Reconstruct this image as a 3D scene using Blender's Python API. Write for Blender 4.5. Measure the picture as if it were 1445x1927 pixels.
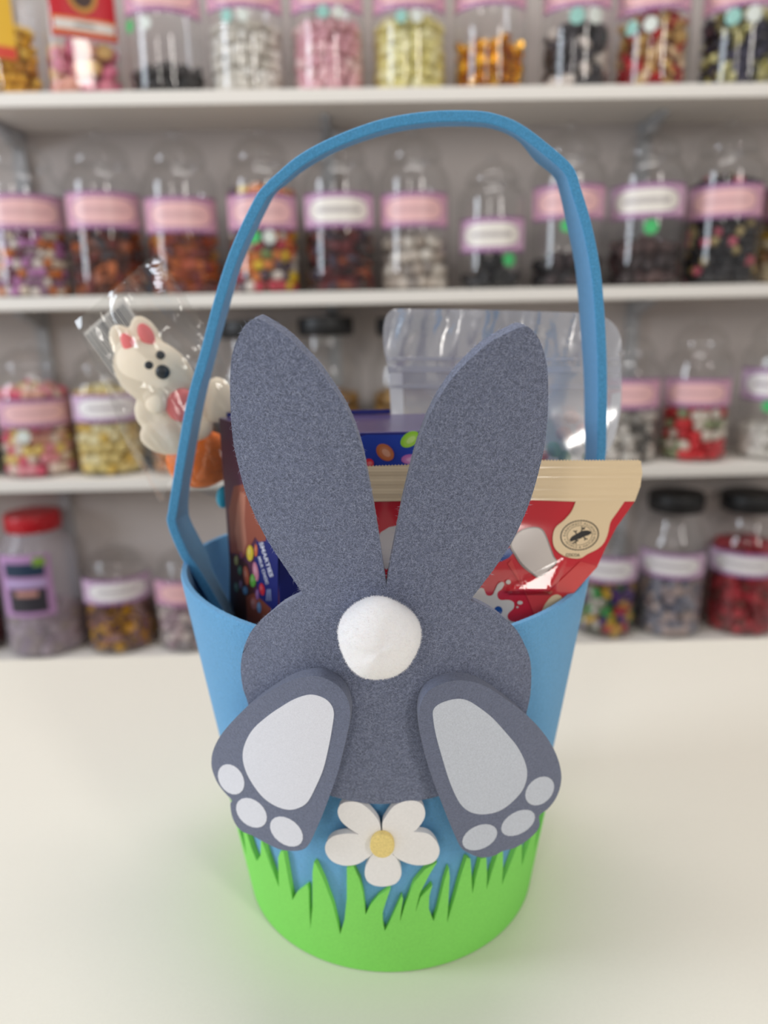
import bpy, bmesh, math, random
import numpy as np
from mathutils import Vector, Matrix
from mathutils.geometry import delaunay_2d_cdt
random.seed(7); RNG = np.random.default_rng(7)
for o in list(bpy.data.objects): bpy.data.objects.remove(o)
scn = bpy.context.scene
COL = scn.collection
R = math.radians

# ------------------------------------------------------------------ camera
W, H, F = 1445.0, 1927.0, 1400.0            # photograph frame, focal length in pixels
PITCH, ROLL, ZC = R(14.5), R(1.12), 0.2704  # table top is z = 0
DB = 0.33                                    # distance to the basket axis
fw = Vector((0, math.cos(PITCH), -math.sin(PITCH)))
up0 = Vector((0, math.sin(PITCH), math.cos(PITCH)))
rt0 = Vector((1, 0, 0))
CR, SR = math.cos(ROLL), math.sin(ROLL)
rt = rt0 * CR - up0 * SR
up = rt0 * SR + up0 * CR
CAM = Vector((0, 0, ZC))
cam_d = bpy.data.cameras.new('camera')
cam = bpy.data.objects.new('camera', cam_d); COL.objects.link(cam)
cam.matrix_world = Matrix(((rt.x, up.x, -fw.x, CAM.x), (rt.y, up.y, -fw.y, CAM.y), (rt.z, up.z, -fw.z, CAM.z), (0, 0, 0, 1)))
cam_d.sensor_fit = 'VERTICAL'; cam_d.sensor_height = 36.0; cam_d.lens = F / H * 36.0
cam_d.clip_start = 0.01
cam_d.dof.use_dof = True; cam_d.dof.focus_distance = 0.240; cam_d.dof.aperture_fstop = 6.9
scn.camera = cam

# ------------------------------------------------------------------ world, lights, exposure
world = bpy.data.worlds.new('world'); scn.world = world; world.use_nodes = True
bg = world.node_tree.nodes['Background']
bg.inputs[0].default_value = (1.0, 0.97, 0.94, 1); bg.inputs[1].default_value = 0.38
def area(name, loc, target, sx, sy, power, color):
    d = bpy.data.lights.new(name, 'AREA'); d.shape = 'RECTANGLE'; d.size = sx; d.size_y = sy
    d.energy = power; d.color = color
    o = bpy.data.objects.new(name, d); COL.objects.link(o); o.location = loc
    o.rotation_euler = (Vector(target) - Vector(loc)).to_track_quat('-Z', 'Y').to_euler()
    return o
area('shop_window_light', (-2.1, 0.05, 0.85), (0, .4, .1), 0.6, 1.4, 29, (0.82, 0.90, 1.0))
area('shop_door_light', (-0.75, -1.7, 1.15), (0, .6, .1), 0.22, 0.8, 6, (1.0, 0.95, 0.88))
area('shop_door_light', (1.25, -1.3, 1.15), (0, .5, .1), 0.25, 0.9, 12, (1.0, 0.95, 0.89))
area('ceiling_panel_light', (0.1, 0.75, 2.1), (0.1, .6, 0), 1.2, 0.6, 17, (1.0, 0.97, 0.93))
scn.view_settings.view_transform = 'Standard'; scn.view_settings.look = 'None'
scn.view_settings.exposure = 0.0; scn.view_settings.gamma = 1.0
scn.view_settings.use_curve_mapping = False

# ------------------------------------------------------------------ helpers
def ray(px, py):
    return fw + rt * ((px - W / 2) / F) - up * ((py - H / 2) / F)
def on_y(px, py, Y):
    d = ray(px, py); return CAM + d * (Y / d.y)
def on_z(px, py, z):
    d = ray(px, py); return CAM + d * ((z - ZC) / d.z)
def px_size(px, y_world):      # metres per photo pixel at that distance
    return y_world * math.cos(PITCH) / F
def lin(c):
    c /= 255.0
    return c / 12.92 if c <= 0.04045 else ((c + 0.055) / 1.055) ** 2.4
def rgb(r, g, b): return (lin(r), lin(g), lin(b), 1.0)

MATS = {}
def mat(name, col=(0.8, 0.8, 0.8, 1), rough=0.5, metal=0.0, sheen=0.0, coat=0.0, spec=0.5, sss=0.0, noise=0.0, nscale=200, bump=0.0, trans=0.0):
    if name in MATS: return MATS[name]
    m = bpy.data.materials.new(name); m.use_nodes = True
    nt = m.node_tree; b = nt.nodes['Principled BSDF']
    b.inputs['Base Color'].default_value = col; b.inputs['Roughness'].default_value = rough
    b.inputs['Metallic'].default_value = metal
    b.inputs['Specular IOR Level'].default_value = spec
    if sheen: b.inputs['Sheen Weight'].default_value = sheen
    if coat: b.inputs['Coat Weight'].default_value = coat; b.inputs['Coat Roughness'].default_value = .08
    if sss:
        b.inputs['Subsurface Weight'].default_value = sss; b.inputs['Subsurface Radius'].default_value = (.004, .003, .0025)
    if noise or bump:
        tc = nt.nodes.new('ShaderNodeTexCoord'); n = nt.nodes.new('ShaderNodeTexNoise')
        n.inputs['Scale'].default_value = nscale; n.inputs['Detail'].default_value = 5; n.inputs['Distortion'].default_value = 1.2
        nt.links.new(tc.outputs['Object'], n.inputs['Vector'])
        if noise:
            r = nt.nodes.new('ShaderNodeMapRange'); r.inputs[1].default_value = .36; r.inputs[2].default_value = .64
            r.inputs[3].default_value = 1 - noise; r.inputs[4].default_value = 1 + noise
            nt.links.new(n.outputs[0], r.inputs[0])
            mx = nt.nodes.new('ShaderNodeVectorMath'); mx.operation = 'SCALE'; mx.inputs[0].default_value = col[:3]
            nt.links.new(r.outputs[0], mx.inputs['Scale']); nt.links.new(mx.outputs[0], b.inputs['Base Color'])
        if bump:
            bp = nt.nodes.new('ShaderNodeBump'); bp.inputs['Strength'].default_value = bump; bp.inputs['Distance'].default_value = .0006
            nt.links.new(n.outputs[0], bp.inputs['Height']); nt.links.new(bp.outputs[0], b.inputs['Normal'])
    MATS[name] = m
    return m
def felt(name, col, noise=.22): return mat(name, col, rough=.95, sheen=.25, spec=.1, noise=noise, nscale=1500, bump=.8)

def film(name, tint, base=.05, gain=.9, rough=.06, bump=0.0, nscale=60, milky=0.0, mcol=(.8, .8, .8, 1), stretch=None):
    """thin clear plastic: transparent with a fresnel mirror and an optional milky share"""
    if name in MATS: return MATS[name]
    m = bpy.data.materials.new(name); m.use_nodes = True; nt = m.node_tree
    for n in list(nt.nodes): nt.nodes.remove(n)
    out = nt.nodes.new('ShaderNodeOutputMaterial')
    tr = nt.nodes.new('ShaderNodeBsdfTransparent'); tr.inputs[0].default_value = tint
    gl = nt.nodes.new('ShaderNodeBsdfGlossy'); gl.inputs['Roughness'].default_value = rough
    lf = nt.nodes.new('ShaderNodeLayerWeight'); lf.inputs['Blend'].default_value = .5
    lw = nt.nodes.new('ShaderNodeMath'); lw.operation = 'POWER'; lw.inputs[1].default_value = 4.0
    nt.links.new(lf.outputs['Facing'], lw.inputs[0])
    mr = nt.nodes.new('ShaderNodeMath'); mr.operation = 'MULTIPLY_ADD'; mr.inputs[1].default_value = gain; mr.inputs[2].default_value = base
    mr.use_clamp = True
    mx = nt.nodes.new('ShaderNodeMixShader')
    nt.links.new(lw.outputs[0], mr.inputs[0]); nt.links.new(mr.outputs[0], mx.inputs[0])
    first = tr.outputs[0]
    if milky:
        df = nt.nodes.new('ShaderNodeBsdfDiffuse'); df.inputs[0].default_value = mcol
        m2 = nt.nodes.new('ShaderNodeMixShader'); m2.inputs[0].default_value = milky
        nt.links.new(tr.outputs[0], m2.inputs[1]); nt.links.new(df.outputs[0], m2.inputs[2]); first = m2.outputs[0]
    nt.links.new(first, mx.inputs[1]); nt.links.new(gl.outputs[0], mx.inputs[2]); nt.links.new(mx.outputs[0], out.inputs[0])
    if bump:
        tc = nt.nodes.new('ShaderNodeTexCoord'); n = nt.nodes.new('ShaderNodeTexNoise'); n.inputs['Scale'].default_value = nscale
        n.inputs['Detail'].default_value = 2; n.inputs['Distortion'].default_value = 1.5
        bp = nt.nodes.new('ShaderNodeBump'); bp.inputs['Strength'].default_value = bump; bp.inputs['Distance'].default_value = .004
        src = tc.outputs['Object']
        if stretch:
            r1 = nt.nodes.new('ShaderNodeMapping'); r1.inputs['Rotation'].default_value = (0, R(stretch[0]), 0); nt.links.new(src, r1.inputs['Vector'])
            r2 = nt.nodes.new('ShaderNodeMapping'); r2.inputs['Scale'].default_value = (1, 1, stretch[1]); nt.links.new(r1.outputs[0], r2.inputs['Vector']); src = r2.outputs[0]
        nt.links.new(src, n.inputs['Vector']); nt.links.new(n.outputs[0], bp.inputs['Height'])
        nt.links.new(bp.outputs[0], gl.inputs['Normal']); nt.links.new(bp.outputs[0], lf.inputs['Normal'])
    MATS[name] = m
    return m

def link(name, me, parent=None, loc=None):
    o = bpy.data.objects.new(name, me); COL.objects.link(o)
    if parent is not None: o.parent = parent
    if loc is not None: o.location = loc
    return o
def smooth(me, ang=40):
    me.polygons.foreach_set('use_smooth', [True] * len(me.polygons)); me.set_sharp_from_angle(angle=R(ang))
def mesh_from(name, verts, faces, m, parent=None, sm=None, loc=None):
    me = bpy.data.meshes.new(name); me.from_pydata([tuple(v) for v in verts], [], faces); me.update()
    bm = bmesh.new(); bm.from_mesh(me); bmesh.ops.recalc_face_normals(bm, faces=bm.faces); bm.to_mesh(me); bm.free()
    if sm: smooth(me, sm)
    if m: me.materials.append(m)
    return link(name, me, parent, loc)
def from_bm(name, bm, m, parent=None, sm=None, loc=None, norm=True):
    if norm: bmesh.ops.recalc_face_normals(bm, faces=bm.faces)
    me = bpy.data.meshes.new(name); bm.to_mesh(me); bm.free()
    if sm: smooth(me, sm)
    for q in (m if isinstance(m, (list, tuple)) else [m]): me.materials.append(q)
    return link(name, me, parent, loc)
def bevel(o, w, seg=2, ang=50):
    b = o.modifiers.new('bevel', 'BEVEL'); b.width = w; b.segments = seg; b.limit_method = 'ANGLE'; b.angle_limit = R(ang)
    return o
def empty(name, loc=(0, 0, 0), rz=0):
    o = bpy.data.objects.new(name, None); COL.objects.link(o); o.location = loc; o.rotation_euler.z = rz; o.empty_display_size = .02
    return o
def tag(o, label=None, cat=None, group=None, kind=None):
    for k, v in (('label', label), ('category', cat), ('group', group), ('kind', kind)):
        if v: o[k] = v
    return o
def box(bm, a, b):
    m = Matrix.Translation([(a[i] + b[i]) / 2 for i in range(3)]) @ Matrix.Diagonal([abs(b[i] - a[i]) for i in range(3)] + [1])
    bmesh.ops.create_cube(bm, size=1, matrix=m)
def boxobj(name, a, b, m, parent=None, bev=0):
    bm = bmesh.new(); box(bm, a, b); o = from_bm(name, bm, m, parent)
    if bev: bevel(o, bev)
    return o
def smooth_loop(pts, n=6, closed=True):
    """Catmull-Rom through the points; a point with a third value stays a sharp corner"""
    out = []; N = len(pts)
    for i in range(N if closed else N - 1):
        p1, p2 = pts[i], pts[(i + 1) % N]
        p0 = pts[i - 1] if (closed or i > 0) else p1
        p3 = pts[(i + 2) % N] if (closed or i + 2 < N) else p2
        if len(p1) > 2: p0 = p1
        if len(p2) > 2: p3 = p2
        for k in range(n):
            t = k / n
            out.append(tuple(0.5 * ((2 * p1[j]) + (-p0[j] + p2[j]) * t + (2 * p0[j] - 5 * p1[j] + 4 * p2[j] - p3[j]) * t * t
                                    + (-p0[j] + 3 * p1[j] - 3 * p2[j] + p3[j]) * t ** 3) for j in (0, 1)))
    if not closed: out.append(tuple(pts[-1][:2]))
    return out
def ell(cx, cy, rx, ry, ang=0, n=20):
    c, s = math.cos(R(ang)), math.sin(R(ang)); o = []
    for i in range(n):
        a = 2 * math.pi * i / n; x, y = rx * math.cos(a), ry * math.sin(a)
        o.append((cx + x * c - y * s, cy + x * s + y * c))
    return o
def flat_cells(outline, cu, cv):
    bm = bmesh.new()
    n = len(outline); c0 = Vector(outline[0]); sc = max(abs(p[0] - c0.x) + abs(p[1] - c0.y) for p in outline)
    cv_, _, cf, *_ = delaunay_2d_cdt([(Vector(p) - c0) / sc for p in outline], [(i, (i + 1) % n) for i in range(n)], [], 1, 1e-7)
    vs = [bm.verts.new((c0.x + p.x * sc, c0.y + p.y * sc, 0)) for p in cv_]
    for f in cf: bm.faces.new([vs[i] for i in f])
    us = [p[0] for p in outline]; ws = [p[1] for p in outline]
    for step, lo, hi, ax in ((cu, min(us), max(us), 0), (cv, min(ws), max(ws), 1)):
        if not step: continue
        k = math.floor(lo / step) + 1
        while k * step < hi:
            co = [0, 0, 0]; no = [0, 0, 0]; co[ax] = k * step; no[ax] = 1
            bmesh.ops.bisect_plane(bm, geom=bm.verts[:] + bm.edges[:] + bm.faces[:], dist=1e-7, plane_co=co, plane_no=no)
            k += 1
    return bm
def sheet(name, outline, mapf, thick, m, parent=None, cu=0, cv=0, bev=0, sm=45):
    """a cut-out sheet: outline in (u, v), laid on the surface mapf(u, v, h), h = height above that surface"""
    bm = flat_cells(outline, cu, cv)
    bm.verts.index_update(); n = len(bm.verts)
    vs = [v.co.copy() for v in bm.verts]
    faces = [[v.index for v in f.verts] for f in bm.faces]
    edges = [(e.verts[0].index, e.verts[1].index) for e in bm.edges if len(e.link_faces) == 1]
    bm.free()
    front = [mapf(v.x, v.y, thick) for v in vs]
    if thick <= 0.0004:
        o = mesh_from(name, front, faces, m, parent, sm); return o
    back = [mapf(v.x, v.y, 0.0) for v in vs]
    allf = faces + [[i + n for i in reversed(f)] for f in faces] + [(a, b, b + n, a + n) for a, b in edges]
    o = mesh_from(name, front + back, allf, m, parent, sm)
    if bev: bevel(o, bev)
    return o
def lathe(prof, seg=32, power=2.0, cap=True):
    vs, fs = [], []
    for (r, z) in prof:
        for i in range(seg):
            a = 2 * math.pi * i / seg; c, s = math.cos(a), math.sin(a)
            k = (abs(c) ** power + abs(s) ** power) ** (-1 / power)
            vs.append((r * k * c, r * k * s, z))
    for j in range(len(prof) - 1):
        for i in range(seg):
            a, b = j * seg + i, j * seg + (i + 1) % seg
            fs.append((a, b, b + seg, a + seg))
    if cap:
        fs.append(tuple(reversed(range(seg)))); fs.append(tuple(range((len(prof) - 1) * seg, len(prof) * seg)))
    return vs, fs
def tube(name, pts, rad, m, parent=None, seg=8):
    vs, fs = [], []; N = len(pts); pts = [Vector(p) for p in pts]
    for i, p in enumerate(pts):
        t = (pts[min(i + 1, N - 1)] - pts[max(i - 1, 0)]).normalized()
        a = t.orthogonal().normalized() if i == 0 else (a - t * a.dot(t)).normalized()
        b = t.cross(a)
        for k in range(seg):
            q = 2 * math.pi * k / seg; vs.append(p + (a * math.cos(q) + b * math.sin(q)) * rad)
    for i in range(N - 1):
        for k in range(seg):
            fs.append((i * seg + k, i * seg + (k + 1) % seg, (i + 1) * seg + (k + 1) % seg, (i + 1) * seg + k))
    fs.append(tuple(range(seg))); fs.append(tuple(range((N - 1) * seg, N * seg)))
    return mesh_from(name, vs, fs, m, parent, 50)
def text2d(s, size=1.0, bold=0.0):
    """triangles of a string in its own plane"""
    c = bpy.data.curves.new('lettering', 'FONT'); c.body = s; c.size = size; c.resolution_u = 3; c.offset = bold
    o = bpy.data.objects.new('lettering', c); COL.objects.link(o)
    dg = bpy.context.evaluated_depsgraph_get(); e = o.evaluated_get(dg); me = e.to_mesh()
    v = [(p.co.x, p.co.y) for p in me.vertices]; f = [tuple(p.vertices) for p in me.polygons]
    e.to_mesh_clear(); bpy.data.objects.remove(o); bpy.data.curves.remove(c)
    return v, f
def fuzz(name, src, count, length, width, m, parent, lift=.35, keep=None):
    """short felt fibres lying on the front of a mesh: one joined part"""
    me = src.data; me.calc_loop_triangles()
    co = np.empty(len(me.vertices) * 3); me.vertices.foreach_get('co', co); co = co.reshape(-1, 3)
    tri = np.empty(len(me.loop_triangles) * 3, int); me.loop_triangles.foreach_get('vertices', tri); tri = tri.reshape(-1, 3)
    A, B, C = co[tri[:, 0]], co[tri[:, 1]], co[tri[:, 2]]
    nn = np.cross(B - A, C - A); ar = np.linalg.norm(nn, axis=1); nn = nn / np.maximum(ar[:, None], 1e-12)
    if keep is not None: ar = ar * keep(nn, (A + B + C) / 3)
    i = RNG.choice(len(ar), count, p=ar / ar.sum())
    a, b = RNG.random(count), RNG.random(count); sw = a + b > 1; a[sw], b[sw] = 1 - a[sw], 1 - b[sw]
    P = A[i] + (B - A)[i] * a[:, None] + (C - A)[i] * b[:, None]; N = nn[i]
    T = np.cross(N, RNG.normal(size=(count, 3))); T /= np.linalg.norm(T, axis=1)[:, None]
    S = np.cross(N, T); L = length * (.5 + RNG.random(count))[:, None]
    cv = RNG.normal(size=(count, 1)) * .5
    lf = lift * (.4 + RNG.random(count))[:, None]
    p0 = P + N * .00003; p1 = P + (T * .5 + S * cv * .15 + N * lf * .6) * L; p2 = P + (T + S * cv * .6 + N * lf) * L
    w = S * width
    vs = np.stack([p0 - w, p0 + w, p1 - w, p1 + w, p2], 1).reshape(-1, 3)
    k = np.arange(count)[:, None] * 5
    tris = np.concatenate([k + [0, 1, 3], k + [0, 3, 2], k + [2, 3, 4]], 1).reshape(-1, 3)
    m2 = bpy.data.meshes.new(name); m2.vertices.add(len(vs)); m2.vertices.foreach_set('co', vs.ravel())
    m2.loops.add(tris.size); m2.loops.foreach_set('vertex_index', tris.ravel())
    m2.polygons.add(len(tris)); m2.polygons.foreach_set('loop_start', np.arange(len(tris)) * 3); m2.update()
    m2.materials.append(m)
    o = link(name, m2, parent); o['kind'] = 'stuff'
    return o

# ------------------------------------------------------------------ the setting
M_wall = mat('painted_wall', rgb(198, 190, 187), .8, noise=.02, nscale=8)
M_shelf = mat('white_melamine', rgb(236, 231, 224), .45)
M_table = mat('white_laminate', rgb(233, 228, 216), .38, noise=.012, nscale=900)
M_rail = mat('grey_metal', rgb(176, 178, 182), .5)
M_floor = mat('vinyl_floor', rgb(204, 196, 184), .6, noise=.05, nscale=6)
YS = 1.215; YAW = R(1.2)            # shelf front plane, slight turn of the wall
ROOM = Matrix.Translation((0, YS, 0)) @ Matrix.Rotation(YAW, 4, 'Z')
def room(x, y, z): return ROOM @ Vector((x, y, z))
def room_box(name, a, b, m, parent=None, bev=0):
    o = boxobj(name, a, b, m, parent, bev)
    if parent is None: o.matrix_world = ROOM
    return o
SD = 0.155
tag(room_box('wall_back', (-2.6, SD, -.75), (2.6, SD + .08, 2.2), M_wall), kind='structure')
fl = boxobj('floor', (-2.6, -2.6, -.80), (2.6, 1.6, -.752), M_floor); tag(fl, kind='structure')
ZS = {}
for row, (px, py) in {1: (722, 164), 2: (722, 547), 3: (722, 889)}.items():
    ZS[row] = on_y(px, py, YS).z
ZS[4] = on_y(722, 1224, YS + .035).z
SH = {1: 'top white wall shelf above the basket handle', 2: 'white wall shelf passing behind the arch of the basket handle',
      3: 'white wall shelf behind the rabbit ears, second from the bottom', 4: 'lowest white shelf just behind the white counter'}
rail_px = [(92, 620), (632, 590), (1196, 580)]
rail_x = [(on_y(px, py, YS + SD).x - 0) for px, py in rail_px]
for row in (1, 2, 3, 4):
    e = empty('wall_shelf'); e.matrix_world = ROOM; z = ZS[row]
    boxobj('shelf_board', (-1.3, 0, z - .0195), (1.3, SD - .001, z), M_shelf, e, .0015)
    for x in rail_x:
        bm = bmesh.new()
        v = [bm.verts.new(p) for p in ((x - .006, SD - .012, z - .020), (x - .006, .06, z - .020), (x - .006, .06, z - .026), (x - .006, SD - .012, z - .050))]
        f = bm.faces.new(v); g = bmesh.ops.extrude_face_region(bm, geom=[f])
        bmesh.ops.translate(bm, verts=[q for q in g['geom'] if isinstance(q, bmesh.types.BMVert)], vec=(.012, 0, 0))
        from_bm('bracket', bm, M_rail, e)
    tag(e, SH[row], 'shelf', 'white jar shelves on the back wall')
for x, nm in zip(rail_x, ('leftmost grey metal shelf rail on the back wall', 'middle grey metal shelf rail on the back wall', 'rightmost grey metal shelf rail on the back wall')):
    o = room_box('shelf_rail', (x - .010, SD - .012, -.70), (x + .010, SD, 1.2), M_rail); tag(o, nm, 'rail', 'shelf rails')
ct = empty('counter', (0, 0, 0))
yb = on_z(722, 1221, 0).y
vs = [(-.95, -.22, 0), (.95, -.22, 0), (.95, yb - .95 * math.tan(-YAW), 0), (-.95, yb + .95 * math.tan(-YAW), 0)]
o = mesh_from('counter_top', vs + [(x, y, -.03) for x, y, z in vs], [(0, 1, 2, 3), (7, 6, 5, 4), (0, 4, 5, 1), (1, 5, 6, 2), (2, 6, 7, 3), (3, 7, 4, 0)], M_table, ct); bevel(o, .001)
for s in (-1, 1): boxobj('side_panel', (s * .9 - .012, -.18, -.752), (s * .9 + .012, yb - .06, -.03), M_shelf, ct)
boxobj('front_panel', (-.888, -.18, -.752), (.888, -.16, -.03), M_shelf, ct)
tag(ct, 'white laminate counter that the blue felt basket stands on', 'counter')

# ------------------------------------------------------------------ sweet jars on the shelves
M_jar = film('clear_jar_plastic', (.965, .965, .962, 1), base=.065, gain=.75, rough=.05)
M_tub = film('frosted_tub_plastic', (.9, .89, .9, 1), base=.02, gain=1.0, rough=.1, milky=.30, mcol=rgb(222, 212, 220))
M_black = mat('black_lid_plastic', rgb(24, 24, 26), .45)
M_redlid = mat('red_lid_plastic', rgb(196, 24, 38), .35)
def label_mat(name, ground, stripe, border, plaque, ink):
    if name in MATS: return MATS[name]
    m = bpy.data.materials.new(name); m.use_nodes = True; nt = m.node_tree; b = nt.nodes['Principled BSDF']; b.inputs['Roughness'].default_value = .35
    L = nt.links.new
    uv = nt.nodes.new('ShaderNodeUVMap'); sp = nt.nodes.new('ShaderNodeSeparateXYZ'); L(uv.outputs[0], sp.inputs[0])
    def M(op, a, c=None, d=None):
        n = nt.nodes.new('ShaderNodeMath'); n.operation = op
        for i, q in enumerate((a, c, d)):
            if q is None: continue
            if isinstance(q, (int, float)): n.inputs[i].default_value = q
            else: L(q, n.inputs[i])
        return n.outputs[0]
    u, v = sp.outputs[0], sp.outputs[1]
    def mix(f, a, c):
        n = nt.nodes.new('ShaderNodeMix'); n.data_type = 'RGBA'; L(f, n.inputs[0])
        for i, q in ((6, a), (7, c)):
            if isinstance(q, tuple): n.inputs[i].default_value = q
            else: L(q, n.inputs[i])
        return n.outputs[2]
    st = M('GREATER_THAN', M('FRACT', M('MULTIPLY', u, 22.0)), .55)
    c = mix(st, ground, stripe)
    sc = M('MULTIPLY', M('ABSOLUTE', M('SINE', M('MULTIPLY', u, 44.0))), .045)
    edge = M('MAXIMUM', M('LESS_THAN', v, M('ADD', sc, .05)), M('GREATER_THAN', v, M('SUBTRACT', .95, sc)))
    c = mix(edge, c, border)
    du, dv = M('SUBTRACT', u, .5), M('SUBTRACT', v, .5)
    def lens(a, h):
        x = M('DIVIDE', du, a); y = M('DIVIDE', dv, h)
        return M('LESS_THAN', M('ADD', M('POWER', M('ABSOLUTE', x), 4.0), M('MULTIPLY', y, y)), 1.0)
    c = mix(lens(.40, .38), c, border); c = mix(lens(.385, .34), c, plaque)
    nz = nt.nodes.new('ShaderNodeTexNoise'); nz.inputs['Scale'].default_value = 60; L(uv.outputs[0], nz.inputs['Vector'])
    band = M('MULTIPLY', M('LESS_THAN', M('ABSOLUTE', dv), .07), M('LESS_THAN', M('ABSOLUTE', du), .26))
    c = mix(M('MULTIPLY', band, M('GREATER_THAN', nz.outputs[0], .47)), c, ink)
    L(c, b.inputs['Base Color']); MATS[name] = m
    return m
PINKL = label_mat('pink_striped_label', rgb(232, 182, 194), rgb(206, 150, 186), rgb(150, 100, 146), rgb(238, 190, 190), rgb(206, 160, 164))
WHITL = label_mat('pink_label_white_plaque', rgb(234, 206, 222), rgb(200, 146, 190), rgb(146, 94, 146), rgb(240, 234, 226), rgb(150, 140, 142))
LILAL = label_mat('lilac_label_white_plaque', rgb(232, 206, 226), rgb(212, 176, 212), rgb(140, 92, 148), rgb(244, 240, 240), rgb(168, 156, 164))
M_green = mat('green_sticker', rgb(70, 190, 110), .4)
M_white = mat('white_sticker', rgb(220, 226, 220), .4)
M_teal = mat('pale_teal_sticker', rgb(150, 200, 190), .4)
KNOB = [(0.0565, .0), (.061, .004), (.0625, .012), (.0625, .166), (.0605, .176), (.054, .186), (.0465, .193), (.045, .199)]
KLID = [(.048, .200), (.049, .204), (.048, .209), (.044, .218), (.036, .227), (.024, .234), (.012, .238), (.009, .240), (.0105, .244), (.0105, .248), (.007, .2515), (.002, .2525)]
SCREW = [(.0555, 0), (.060, .004), (.0625, .012), (.0625, .155), (.0605, .166), (.054, .178), (.047, .190), (.0435, .200), (.0425, .214)]
TUB = [(.060, 0), (.066, .005), (.068, .012), (.064, .170), (.060, .190), (.050, .205), (.047, .214)]
SLID = [(.0485, .213), (.0505, .215), (.0505, .238), (.0485, .2415), (.001, .2425)]
def curved_patch(name, r, z0, z1, a0, a1, m, parent, n=14, power=2.0, nz=1):
    vs, fs, uv = [], [], []
    for j in range(nz + 1):
        for i in range(n + 1):
            t = i / n; a = R(-90 + a0 + (a1 - a0) * t); c, s = math.cos(a), math.sin(a)
            k = (abs(c) ** power + abs(s) ** power) ** (-1 / power)
            vs.append((r * k * c, r * k * s, z0 + (z1 - z0) * j / nz)); uv.append((t, j / nz))
    for j in range(nz):
        for i in range(n): fs.append((j * (n + 1) + i, j * (n + 1) + i + 1, (j + 1) * (n + 1) + i + 1, (j + 1) * (n + 1) + i))
    me = bpy.data.meshes.new(name); me.from_pydata(vs, [], fs); l = me.uv_layers.new()
    for p in me.polygons:
        for li in p.loop_indices: l.data[li].uv = uv[me.loops[li].vertex_index]
    smooth(me, 60); me.materials.append(m)
    return link(name, me, parent)
def sticker(r, a, z, rad, m, parent):
    vs = [(r * math.cos(R(-90 + a)), r * math.sin(R(-90 + a)), z)]
    for i in range(16):
        t = 2 * math.pi * i / 16; b = R(-90 + a) + rad * math.cos(t) / r
        vs.append((r * math.cos(b), r * math.sin(b), z + rad * math.sin(t)))
    return mesh_from('price_sticker', vs, [(0, i + 1, (i + 1) % 16 + 1) for i in range(16)], m, parent)
def scaled(prof, k, kz): return [(r * k, z * kz) for r, z in prof]
_ico = {}
def piece_mesh(kind):
    if kind in _ico: return _ico[kind]
    bm = bmesh.new()
    if kind in ('cube', 'slab'):
        bmesh.ops.create_cube(bm, size=1.5)
        bmesh.ops.bevel(bm, geom=bm.edges[:], offset=.22, segments=1, affect='EDGES')
    elif kind == 'twist':                      # wrapped sweet with two fanned ends
        for r_, z_ in (): pass
        v, f = lathe([(.55, -1.5), (.12, -.95), (.55, -.7), (.72, 0), (.55, .7), (.12, .95), (.55, 1.5)], 7)
        vv = [bm.verts.new(p) for p in v]
        for q in f: bm.faces.new([vv[i] for i in q])
    elif kind == 'coil':
        v, f = lathe([(.3, -.3), (.95, -.3), (1.1, 0), (.95, .3), (.3, .3), (.2, 0)], 10, cap=False)
        vv = [bm.verts.new(p) for p in v]
        for q in f: bm.faces.new([vv[i] for i in q])
    else: bmesh.ops.create_icosphere(bm, subdivisions=2, radius=1)
    bm.verts.index_update()
    _ico[kind] = (np.array([v.co[:] for v in bm.verts]), [[v.index for v in f.verts] for f in bm.faces]); bm.free()
    return _ico[kind]
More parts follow.
